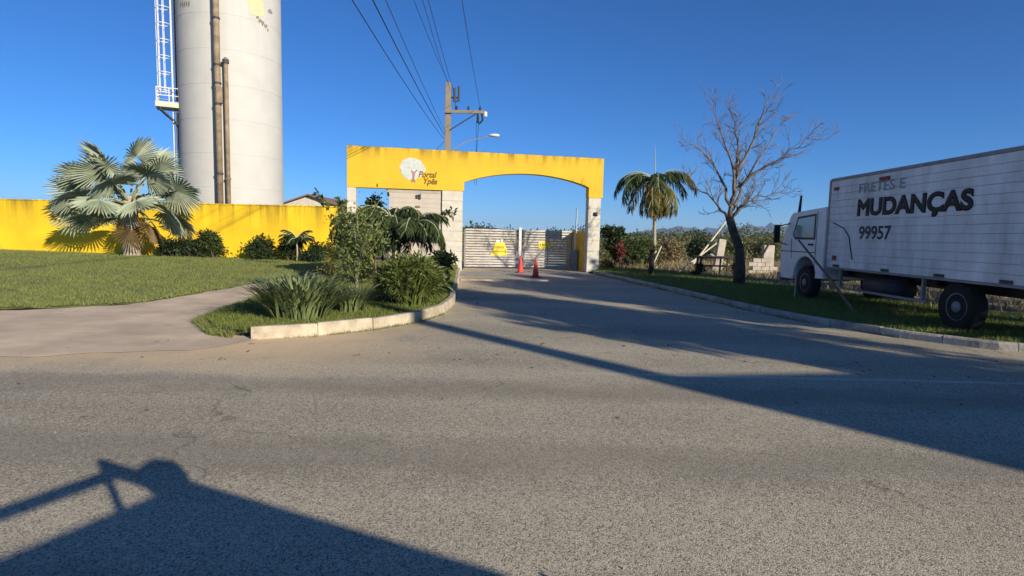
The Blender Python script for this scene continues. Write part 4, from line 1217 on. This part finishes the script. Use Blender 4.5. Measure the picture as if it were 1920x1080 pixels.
MT['sagebark'] = mat('sagebark', (0.24, 0.21, 0.15), 0.9, 0.3, 5, 0.3, 18, tint=(0.14, 0.12, 0.085))
limbs = [([(0, 0, -0.05), (0.0, 0, 0.3), (-0.02, 0, 0.7), (0.03, 0, 1.3), (0.0, 0, 2.05)], 0.05)]
for k in range(13):
    a = rng.random() * 6.28; z0 = 0.35 + 0.11 * k; ln = 0.34 + 0.34 * rng.random()
    limbs.append(([(0, 0, z0), (cos(a) * ln * 0.5, sin(a) * ln * 0.5, z0 + ln * 0.45), (cos(a) * ln * 0.85, sin(a) * ln * 0.85, z0 + ln * 1.05)], 0.02))
twig_tree('young_tree', 'thin pale-trunked young tree with sparse small leaves in the kerbed bed', (-3.42, 12.65, 0.12), limbs, leafmat('leaf_sage', (0.060, 0.090, 0.020), (0.21, 0.25, 0.06), 0.25), 0.085, MT['sagebark'], per=120, cluster=0.30)
rb = [([(0, 0, 0), (-0.4, 0, 0.7), (-0.95, 0, 1.4), (-1.45, 0, 2.0), (-1.95, 0.1, 2.65)], 0.022),
      ([(0, 0, 0), (-0.25, 0, 0.8), (-0.6, 0, 1.55), (-1.0, 0, 2.1), (-1.2, 0, 2.45)], 0.02),
      ([(0, 0, 0), (-0.1, 0.2, 0.7), (-0.4, 0.2, 1.35), (-0.8, 0.2, 1.7)], 0.02),
      ([(0.1, 0, 0), (0.7, 0, 1.0), (1.35, 0, 1.65), (2.0, 0, 1.95), (2.45, 0, 2.1)], 0.02)]
twig_tree('leaning_tree', 'slender tree with long reddish leaning branches reaching past the left pillar', (-4.4, 18.6, 0.25), rb, L1, 0.17, MT['pinkbark'], per=46, cluster=0.10, along=0.78)

# bare tree on the right verge
def bare_tree():
    rg = np.random.default_rng(5)
    root = thing('bare_tree', 'leafless tree with dark trunk and wide grey branches on the right verge', 'tree', (8.1, 20.5, 0.08))
    root.scale = (0.935, 0.935, 0.935)
    X0 = 8.8
    trunk = [(0, 0, -0.05), (0.0, 0, 0.7), (-0.08, 0, 1.45), (-0.35, 0.02, 2.1), (-0.52, 0, 2.6)]
    MB().tube(trunk, [0.24, 0.19, 0.17, 0.16, 0.15], 12).build('trunk', MT['bark'], root, True)
    def side(p0, p1, t): return Vector(p0).lerp(Vector(p1), t)
    mains = [
        [(-0.52, 0, 2.55), (-0.35, 0.1, 3.7), (-0.2, 0, 4.8), (0.35, -0.2, 5.9), (0.8, -0.3, 7.4)],
        [(-0.5, 0, 2.5), (-0.9, -0.2, 2.9), (-1.35, -0.4, 3.3), (-2.3, -0.6, 3.85)],
        [(-0.45, 0.02, 3.0), (-0.7, 0.5, 4.2), (-1.05, 0.8, 5.0), (-1.9, 1.1, 5.8)],
        [(-0.35, 0.1, 3.6), (-0.6, -0.4, 4.5), (-1.2, -0.8, 5.6), (-1.7, -1.0, 6.7)],
        [(-0.4, 0, 2.9), (0.1, 0.3, 3.95), (1.0, 0.6, 5.15), (2.1, 0.9, 6.65)],
        [(-0.2, 0.05, 3.9), (0.6, -0.4, 4.6), (1.5, -0.7, 5.1), (2.5, -1.0, 5.8)],
        [(-0.42, 0, 2.6), (0.0, -0.3, 3.1), (0.5, -0.5, 3.45), (1.55, -0.7, 3.6)],
        [(-0.45, 0, 2.45), (-0.1, 0.4, 2.75), (0.4, 0.6, 3.2), (0.8, 0.8, 3.9)],
        [(-0.25, 0.1, 4.4), (-0.2, 0.5, 5.4), (-0.1, 0.8, 6.3), (-0.2, 1.0, 7.0)]]
    tw = MB()
    def twig(p, d, L, r, lvl):
        pts = [Vector(p)]; d = Vector(d).normalized()
        for k in range(4):
            d = (d + Vector(rg.normal(size=3)) * 0.16 + Vector((0, 0, 0.07))).normalized()
            pts.append(pts[-1] + d * L / 4)
        tw.tube(pts, [max(0.0055, r * (1 - 0.2 * i)) for i in range(5)], 4 if lvl else 3, False)
        if lvl == 0: return
        for k in range(3 if lvl > 1 else 3):
            i = int(rg.integers(1, 5))
            a = rg.normal(size=3); a = Vector(a) - d * Vector(a).dot(d)
            if a.length < 0.01: continue
            twig(pts[i], d + a.normalized() * (0.5 + 0.5 * rg.random()), L * (0.45 + 0.25 * rg.random()), r * 0.55, lvl - 1)
    for mi, pts in enumerate(mains):
        o0 = Vector((-0.45, 0, 2.5)); pts = [o0 + Vector(((p[0] + 0.45) * (0.76 if p[0] > -0.2 else 0.89), p[1] * 0.89, (p[2] - 2.5) * 0.87)) for p in pts]
        if mi == 0: pts[0] = Vector((-0.52, 0, 2.55))
        r0 = 0.10 if mi == 0 else 0.062
        fine = []
        for a, b in zip(pts[:-1], pts[1:]):
            for k in range(3): fine.append(Vector(a).lerp(Vector(b), k / 3) + Vector(rg.normal(size=3)) * 0.035)
        fine.append(Vector(pts[-1])); fine[0] = Vector(pts[0])
        n = len(fine)
        MB().tube(fine, [r0 * (1 - 0.82 * i / (n - 1)) for i in range(n)], 8).build('branch', MT['greybark'], root, True)
        for i in range(3, n):
            d = (fine[i] - fine[i - 1]).normalized()
            for _ in range(2 if i < n - 1 else 3):
                a = Vector(rg.normal(size=3)); a = (a - d * a.dot(d)).normalized()
                twig(fine[i], d * 0.9 + a * (0.7 if i < n - 1 else 0.35), 0.38 + 0.42 * rg.random(), max(0.011, r0 * 0.34 * (1 - 0.6 * i / n)), 2)
    o = tw.build('twigs', MT['greybark'], root)
    o['kind'] = 'stuff'
    return root
MT['greybark'] = mat('greybark', (0.20, 0.165, 0.135), 0.95, 0.3, 5, 0.3, 18, tint=(0.11, 0.085, 0.07))
bare_tree()

# right-hand verge: bushes, red plant, stakes, debris
bush('broad_bush', 'dark broad-leaved bush rising behind the right pillar of the gateway', 'bush', (5.4, 30.5, 0.0), 0.75, 2.5, 2000, 0.22, L2)
bush('broad_bush', 'green bush beside the red-leaved plant right of the gateway', 'bush', (6.3, 31.0, 0.0), 0.9, 1.9, 2000, 0.18, L1)
bush('broad_bush', 'olive bush at the right end of the green bushes near the pale stake', 'bush', (7.4, 32.0, 0.0), 0.9, 1.6, 1600, 0.18, L3)
bush('broad_bush', 'low light-green bush at the foot of the right pillar', 'bush', (5.0, 29.4, 0.0), 0.5, 0.8, 800, 0.13, L3)
bush('red_plant', 'red-leaved ornamental plant among the green bushes right of the gateway', 'plant', (5.55, 29.6, 0.0), 0.26, 1.8, 230, 0.2, LR, 7, MT['wood'])
bush('low_scrub', 'dark rounded scrub bush in the field behind the leaning stakes', 'bush', (13.6, 42.0, 0.0), 1.0, 1.9, 1600, 0.22, L2)
bush('low_scrub', 'dry brown scrub bush right of the palm trunk in the field', 'bush', (10.2, 38.0, 0.0), 1.2, 1.8, 1700, 0.2, LSC)
bush('low_scrub', 'dry scrub bush left of the palm trunk in the field', 'bush', (8.6, 37.0, 0.0), 1.1, 1.7, 1600, 0.2, LSG)
bush('low_scrub', 'ochre scrub bush between the pale wall piece and the bare trunk', 'bush', (15.6, 41.5, 0.0), 1.0, 1.9, 1500, 0.2, LSG)
bush('low_scrub', 'ochre scrub bush behind the low block wall near the lorry', 'bush', (18.2, 41.0, 0.0), 1.2, 1.9, 1500, 0.2, LSG)

def stake(a, b, r, label, m=MT['stake'], cat='stake'):
    o = MB().tube([(0, 0, 0), (Vector(b) - Vector(a)) * 0.5 + Vector((0.02, 0, 0.01)), Vector(b) - Vector(a)], [r, r * 0.95, r * 0.85], 7).build('stake', m, None, loc=a)
    tag(o, label, cat, 'pale stakes stuck in the right verge')
stake((6.35, 31.5, 0), (6.55, 31.5, 1.75), 0.04, 'upright pale stake right of the red-leaved plant')
stake((6.75, 28.4, 0), (7.45, 29.0, 1.3), 0.035, 'short thin leaning stake just left of the palm trunk')
stake((8.1, 28.2, 0.03), (10.35, 29.4, 1.5), 0.04, 'long low leaning stake right of the palm trunk')
stake((9.4, 30.0, 0.4), (11.6, 31.5, 2.75), 0.045, 'longest pale stake leaning up towards the bare tree')
stake((9.9, 28.9, 0.95), (10.75, 28.6, 0.42), 0.035, 'short pale stick crossing below the longest leaning stake')
stake((7.85, 15.95, 0.08), (7.86, 15.95, 0.95), 0.018, 'thin upright pale stake beside the front wheel of the lorry')
stake((7.78, 12.85, 0.06), (7.85, 15.9, 1.72), 0.032, 'long pole leaning along the flank of the lorry cab', MT['wood'])

table = thing('wooden_rack', 'dark rough wooden rack of posts and planks beside the bare tree trunk', 'rack', (9.4, 27.0, 0.0))
for x, y in ((-0.6, 0), (0.35, 0.1), (0.95, 0.0), (-0.55, 0.7), (0.9, 0.7)):
    MB().tube([(x, y, -0.05), (x + 0.03, y, 0.88)], 0.045, 7).build('post', MT['darkwood'], table)
for k, y in enumerate((-0.05, 0.2, 0.45, 0.7)):
    MB().box((-0.75, y - 0.09, 0.80 + 0.02 * k), (1.1, y + 0.09, 0.84 + 0.02 * k)).build('plank', MT['darkwood'], table)
MB().box((-0.7, -0.1, 0.42), (1.05, -0.05, 0.50)).build('rail', MT['darkwood'], table)
post = thing('ruined_pier', 'leaning pale concrete pier between the wooden rack and the bare trunk', 'pier', (10.75, 30.3, 0))
bevel(MB().box((-0.2, -0.15, 0), (0.18, 0.15, 1.72), Matrix.Rotation(radians(7), 4, 'Y')).build('shaft', MT['ruin'], post), 0.03)
bevel(MB().box((-0.32, -0.28, 0), (0.3, 0.28, 0.3)).build('footing', MT['concrete'], post), 0.03)
bl = thing('block_wall', 'low beige block wall behind the bare tree and left of the lorry', 'wall', (11.9, 28.9, 0))
for r_ in range(4):
    for k in range(3):
        a = k * 0.42 + (0.21 if r_ % 2 else 0) - 0.1
        if r_ == 3 and k == 2: continue
        bevel(MB().box((a + 0.008, -0.1, r_ * 0.2 + 0.006), (a + 0.412, 0.1 + 0.01 * rng.normal(), r_ * 0.2 + 0.194)).build('block', MT['ruin'], bl), 0.008, 1)
pier2 = thing('ruined_pier', 'small pale pier stub standing above the low block wall', 'pier', (12.15, 31.2, 0))
bevel(MB().box((-0.13, -0.12, 0), (0.13, 0.12, 1.62), Matrix.Rotation(radians(3), 4, 'Y')).build('shaft', MT['ruin'], pier2), 0.03)
pier3 = thing('ruined_pier', 'broken pale pier nearest the lorry cab with a dark strut against it', 'pier', (13.6, 30.8, 0))
bevel(MB().box((-0.28, -0.15, 0), (0.30, 0.15, 1.45)).build('shaft', MT['ruin'], pier3), 0.05)
o = MB().tube([(0, 0, 0), (0.85, 0.1, 1.65)], 0.055, 7).build('strut', MT['darkwood'], None, loc=(12.35, 29.6, 0))
tag(o, 'dark timber strut leaning towards the lorry in front of a broken pier', 'timber')
for k, (x, y, s) in enumerate(((9.75, 25.2, 0.25), (8.35, 25.6, 0.2), (7.9, 24.9, 0.16))):
    bush('dark_weed', ['dark low weed tuft behind the bare tree trunk', 'dark weed tuft under the wooden rack', 'small weed tuft between the palm and the rack'][k], 'plant', (x, y, 0.05), s, s * 3, 220, 0.12, L2, 5)

# ------------------------------------------------------------------ the lorry: flank faces the driveway, nose points away
truck = thing('moving_lorry', 'white box lorry with planked body and black painted lettering parked on the verge', 'lorry', (8.1, 9.0, 0.09))
# local: x inward from the flank, y forward, z up
Wd = 2.25
bx = MB().box((0.03, 0.0, 0.97), (Wd - 0.03, 5.95, 3.15)).build('cargo_box', MT['truckwhite'], truck)
plh = (3.14 - 0.98) / 13
pme = MB().box((0.0, 0.06, 0.004), (0.028, 5.89, plh - 0.004)).mesh('plank', MT['truckwhite'])
for k in range(13):
    link('plank', pme, bx, (0.004 * rng.random() - 0.002, 0, 0.98 + k * plh))
    link('plank', pme, bx, (Wd - 0.028, 0, 0.98 + k * plh))
edge = MB()
for y0_, y1_ in ((-0.02, 0.06), (5.89, 5.98)):
    edge.box((-0.012, y0_, 0.95), (0.06, y1_, 3.17)); edge.box((Wd - 0.06, y0_, 0.95), (Wd + 0.012, y1_, 3.17))
edge.box((-0.014, 0.06, 3.142), (0.06, 5.89, 3.21)); edge.box((Wd - 0.06, 0.06, 3.142), (Wd + 0.014, 5.89, 3.21))
edge.box((-0.01, 0.06, 0.93), (0.06, 5.89, 0.978)); edge.box((Wd - 0.06, 0.06, 0.93), (Wd + 0.01, 5.89, 0.978))
bevel(edge.build('corner_rail', MT['greymetal'], bx), 0.006, 1)
bevel(MB().box((-0.0, -0.02, 3.171), (Wd, 5.98, 3.20)).build('box_roof', MT['truckwhite'], bx), 0.004, 1)
for y in (0.3, 1.8, 3.4, 5.3): MB().box((-0.02, y, 0.99), (-0.004, y + 0.25, 1.05)).build('hinge', MT['darkmetal'], bx)
MB().box((-0.02, 5.45, 1.16), (-0.004, 5.62, 1.27)).build('side_lamp', MT['redpaint'], bx)
MB().box((-0.02, 5.55, 2.90), (-0.004, 5.75, 2.98)).build('side_lamp', MT['redpaint'], bx)
MB().box((-0.02, 3.6, 2.98), (-0.004, 3.95, 3.06)).build('side_lamp', MT['redpaint'], bx)
LET = Matrix(((0, 0, -1, 0), (-1, 0, 0, 0), (0, 1, 0, 0), (0, 0, 0, 1)))   # text x runs towards the tail (-y), faces -x
def flank_text(s_, size, y, z, m, off, sx, extr=0.003, bold=0.0):
    me = text_mesh(s_, size, m, extr, off, 0, sx, bold)
    me.transform(LET)
    return link('lettering', me, bx, (-0.007, y, z))
flank_text('MUDANÇAS', 0.50, 4.72, 2.25, MT['black'], 0.0, 1.25, 0.001, 0.026)
flank_text('99957', 0.41, 4.58, 1.70, MT['bluepaint'], 0.0, 1.12, 0.001, 0.008)
flank_text('FRETES E', 0.31, 4.72, 2.76, MT['fadedpaint'], 0.004, 1.35, 0.001)
# chassis
ch = MB()
for x in (0.55, Wd - 0.75): ch.box((x, 0.1, 0.72), (x + 0.2, 8.3, 0.92))
for y in (0.4, 2.5, 4.2, 5.6): ch.box((0.4, y, 0.78), (Wd - 0.4, y + 0.12, 0.94))
ch.box((0.25, 0.0, 0.35), (Wd - 0.25, 0.1, 0.55))
ch.build('chassis', MT['black'], truck)
MB().tube([(0.42, 3.4, 0.62), (0.42, 4.6, 0.62)], 0.24, 14).build('fuel_tank', MT['darkmetal'], truck, True)
MB().box((0.05, 2.3, 0.45), (0.12, 5.4, 0.50)).box((0.05, 2.4, 0.5), (0.12, 2.45, 0.95)).box((0.05, 5.3, 0.5), (0.12, 5.35, 0.95)).build('side_guard', MT['greymetal'], truck)
def wheel(x, y, flip):
    M = Matrix.Translation((x, y, 0.47)) @ Matrix.Rotation(-pi / 2 if flip < 0 else pi / 2, 4, 'Y')
    wl = MB().lathe([(0.25, -0.11), (0.43, -0.13), (0.47, -0.09), (0.47, 0.09), (0.43, 0.13), (0.25, 0.11)], 28, M).build('wheel', MT['rubber'], truck, True)
    MB().lathe([(0.255, -0.06), (0.255, 0.115), (0.21, 0.10), (0.19, 0.06), (0.11, 0.06), (0.10, 0.13), (0.03, 0.14)], 20, M).build('rim', MT['greymetal'], wl, True)
for y in (7.1, 1.55):
    wheel(0.2, y, -1); wheel(Wd - 0.2, y, 1)
# cab
cabw = Wd - 0.1
side = [(6.12, 0.62), (6.50, 0.62)]
for t in np.linspace(pi, 0, 12): side.append((7.1 + 0.60 * cos(t), 0.62 + 0.56 * sin(t)))
side += [(7.75, 0.50), (8.52, 0.50), (8.58, 0.62), (8.60, 1.45), (8.52, 1.62), (8.08, 2.36), (7.95, 2.43), (6.2, 2.52), (6.12, 2.46)]
CX = Matrix(((0, 0, 1, 0), (1, 0, 0, 0), (0, 1, 0, 0), (0, 0, 0, 1)))   # (y,z) outline extruded along x
cab = MB().prism(side, cabw, Matrix.Translation((0.05, 0, 0)) @ CX).build('cab', MT['cabwhite'], truck)
bevel(cab, 0.04, 3)
for xo, sgn in ((0.05, -1), (0.05 + cabw, 1)):
    def sd(pts, t, name, m, o0=0.004):
        x = xo + sgn * o0
        mb = MB().prism(pts, sgn * t, Matrix.Translation((x, 0, 0)) @ CX)
        return mb.build(name, m, cab)
    wn = sd([(6.62, 1.66), (7.72, 1.66), (7.86, 1.80), (7.62, 2.30), (6.62, 2.36)], 0.006, 'side_window', MT['darkmetal'])
    mb = MB().prism([(6.68, 1.72), (7.68, 1.72), (7.77, 1.81), (7.56, 2.24), (6.68, 2.30)], sgn * 0.004, Matrix.Translation((xo + sgn * 0.0105, 0, 0)) @ CX)
    mb.build('pane', MT['cabglass'], wn)
    sd([(6.56, 1.30), (8.55, 1.30), (8.55, 1.325), (6.56, 1.325)], 0.004, 'crease', MT['darkmetal'])
    sd([(6.55, 0.95), (6.57, 0.95), (6.57, 2.42), (6.55, 2.42)], 0.003, 'door_seam', MT['darkmetal'])
    dh = sd([(6.70, 1.50), (6.92, 1.50), (6.92, 1.55), (6.70, 1.55)], 0.03, 'door_handle', MT['black'])
    sd([(7.86, 1.12), (7.88, 1.12), (7.95, 1.66), (7.93, 1.66)], 0.003, 'door_seam', MT['darkmetal'], 0.0042)
    mr = MB(); mx = xo + sgn * 0.26
    mr.box((min(mx, mx + sgn * 0.16), 8.12, 1.55), (max(mx, mx + sgn * 0.16), 8.20, 2.08))
    mr.tube([(xo, 8.05, 2.12), (mx + sgn * 0.06, 8.14, 2.04)], 0.018, 6); mr.tube([(xo, 8.2, 1.5), (mx + sgn * 0.06, 8.14, 1.58)], 0.018, 6)
    bevel(mr.build('mirror', MT['black'], cab), 0.015)
wsd = Vector((0, 8.08 - 8.52, 2.36 - 1.62)).normalized()
nrm = Vector((0, wsd.z, -wsd.y))
a = Vector((0.22, 8.50, 1.66)) + nrm * 0.006; b = a + wsd * 0.76
MB().add([a, a + Vector((cabw - 0.34, 0, 0)), b + Vector((cabw - 0.34, 0, 0)), b, a + nrm * 0.006, a + Vector((cabw - 0.34, 0, 0)) + nrm * 0.006, b + Vector((cabw - 0.34, 0, 0)) + nrm * 0.006, b + nrm * 0.006],
         [(3, 2, 1, 0), (4, 5, 6, 7), (0, 1, 5, 4), (1, 2, 6, 5), (2, 3, 7, 6), (3, 0, 4, 7)]).build('windscreen', MT['glass'], cab)
for x in (0.25, cabw - 0.3):
    bevel(MB().box((x, 8.60, 0.80), (x + 0.28, 8.63, 0.98)).build('headlight', MT['palewhite'], cab), 0.01)
bevel(MB().box((0.04, 8.50, 0.42), (cabw + 0.06, 8.72, 0.66)).build('bumper', MT['greymetal'], cab), 0.02)
MB().tube([(0.18, 7.85, 2.45), (0.16, 7.75, 2.92)], [0.045, 0.03], 8).build('antenna', MT['black'], cab)
MB().box((0.06, 6.55, 0.60), (0.18, 8.0 - 1.5, 0.64)).build('step', MT['black'], cab)
cr_ = MB().tube([(-0.012, 5.7, 2.1), (-0.014, 5.2, 1.95), (-0.014, 4.95, 1.75), (-0.014, 4.85, 1.45), (-0.014, 4.75, 1.2)], 0.012, 5).build('hanging_rope', MT['darkmetal'], truck)

# ------------------------------------------------------------------ off to the right and behind: what casts the street's shadows
G2 = 'tall leafy trees along the right roadside'
t0 = leafy_tree('roadside_tree', 'tall leafy roadside tree nearest the street on the right', (15.5, -3.4, 0), 8.6, 3.1, 18000, 0.34, L1, MT['bark'], 3.2, 0.2, 31, 3, G2, fill=36, zlo=0.26)
for (x, y, sc, rz, lb) in ((17.2, 0.8, 0.93, 1.3, 'leafy roadside tree second from the street on the right'), (18.2, 4.3, 0.9, 2.9, 'leafy roadside tree in the middle of the right-hand row'), (18.6, 8.2, 0.84, 4.1, 'leafy roadside tree beyond the middle of the right-hand row')):
    c = copy_tree(t0); put(c, (x, y, 0), rz, sc); c['label'] = lb
t1 = leafy_tree('roadside_tree', 'lower bushy roadside tree at the far end of the right-hand row', (19.3, 12.6, 0), 5.4, 2.6, 8000, 0.3, L2, MT['bark'], 1.6, 0.13, 33, 3, G2, fill=20, zlo=0.2)
shed = thing('shadow_shed', 'unseen shed added on the right, its sloping roof shaped for the street shadow', 'shed', (SH.x * 14.5 + SH.y * -1 * 6.12, SH.y * 14.5 + SH.x * 6.12, 0), atan2(SH.x, -SH.y))  # added out of view; corner and sloped top shape the dark street shadow
# local x runs along the facade, y away from the street
MB().prism([(0, 0), (4.6, 0), (4.6, 4.15), (0, 5.2)], 3.0, XZ).build('wall', MT['beige'], shed)
MB().prism([(-0.02, 5.22), (4.75, 4.13), (4.75, 4.23), (-0.02, 5.32)], 3.2, XZ, -0.1).build('roof', MT['concrete'], shed)
bevel(MB().box((1.8, -0.04, 0), (2.7, -0.002, 2.1)).build('door', MT['greymetal'], shed), 0.01)

car = thing('shadow_car', 'unseen dark estate car added behind the camera to cast the foreground shadow', 'car', (0.72, -0.06, 0), atan2(-0.418, 0.908))  # added out of view so its roof edge casts the foreground shadow
# local: x along the car (tail to nose), y=0 is the street-side flank, y negative inward
prof = [(0.0, 0.35), (0.0, 1.0), (0.08, 1.5), (0.25, 1.58), (2.6, 1.58), (3.35, 1.05), (4.3, 0.92), (4.4, 0.4)]
YX = Matrix(((1, 0, 0, 0), (0, 0, -1, 0), (0, 1, 0, 0), (0, 0, 0, 1)))
bevel(MB().prism(prof, -1.68, YX @ Matrix.Translation((0, 0, 1.68)) @ Matrix.Diagonal((1, 1, 1, 1))).build('body', MT['carpaint'], car), 0.05, 3)
for b in car.children: b.location.y = -1.68
wn = MB().prism([(0.25, 1.02), (2.95, 1.02), (2.55, 1.48), (0.3, 1.48)], 0.006, Matrix(((1, 0, 0, 0), (0, 0, 1, 0), (0, 1, 0, 0), (0, 0, 0, 1)))).build('side_window', MT['glass'], car, loc=(0, 0.002, 0))
for x in (0.85, 3.6):
    for y in (-0.16, -1.52):
        M = Matrix.Translation((x, y, 0.31)) @ Matrix.Rotation(pi / 2, 4, 'X')
        MB().lathe([(0.2, -0.1), (0.29, -0.11), (0.31, -0.08), (0.31, 0.08), (0.29, 0.11), (0.2, 0.1)], 22, M).build('wheel', MT['rubber'], car, True)
rk = MB().box((0.0, -0.07, 1.81), (1.01, -0.03, 1.915)).box((0.1, -1.6, 1.80), (0.16, -0.03, 1.86)).box((2.4, -1.6, 1.80), (2.46, -0.03, 1.86)).box((0.0, -0.07, 1.57), (0.035, -0.03, 1.81)).box((2.4, -0.1, 1.57), (2.44, -0.06, 1.78)).build('shadow_rack', MT['darkmetal'], car)  # rack added to leave a lit gap in the cast shadow
bx_ = thing('shadow_crate', 'long dark crate added on the unseen car to fill out its cast shadow', 'crate', car.location, car.rotation_euler.z)  # added load that carries the shadow edge on to the right
bevel(MB().box((1.02, -1.2, 1.585), (3.38, -0.035, 1.965)).build('body', MT['darkwood'], bx_), 0.01)
MB().box((1.4, -1.21, 1.58), (1.46, -0.03, 1.955)).build('strap', MT['black'], bx_)
shadow_ball = MB().lathe([(0.02, -0.11), (0.10, -0.09), (0.145, 0.0), (0.125, 0.09), (0.04, 0.14)], 16, Matrix.Translation((0.90, -0.12, 1.98))).build('head_shadow_ball', MT['darkmetal'], None, True, loc=car.location)  # added ball casting the head-shaped bump in the foreground shadow
shadow_ball.rotation_euler = car.rotation_euler
tag(shadow_ball, 'round dark ball added on the unseen car to cast a head-shaped shadow bump', 'shadow_ball')

# ------------------------------------------------------------------ air
HAZE = True
if HAZE:
    hz = MB().box((-4900, -500, -4), (4900, 4800, 125)).build('haze', MT['hill'])
    m = bpy.data.materials.new('haze_air'); m.use_nodes = True
    n = m.node_tree; n.nodes.remove(n.nodes['Principled BSDF'])
    pv = n.nodes.new('ShaderNodeVolumePrincipled')
    pv.inputs['Color'].default_value = (0.50, 0.72, 1.0, 1)
    pv.inputs['Density'].default_value = 0.00016
    n.links.new(pv.outputs[0], n.nodes['Material Output'].inputs['Volume'])
    hz.data.materials.clear(); hz.data.materials.append(m)
    tag(hz, kind='stuff')
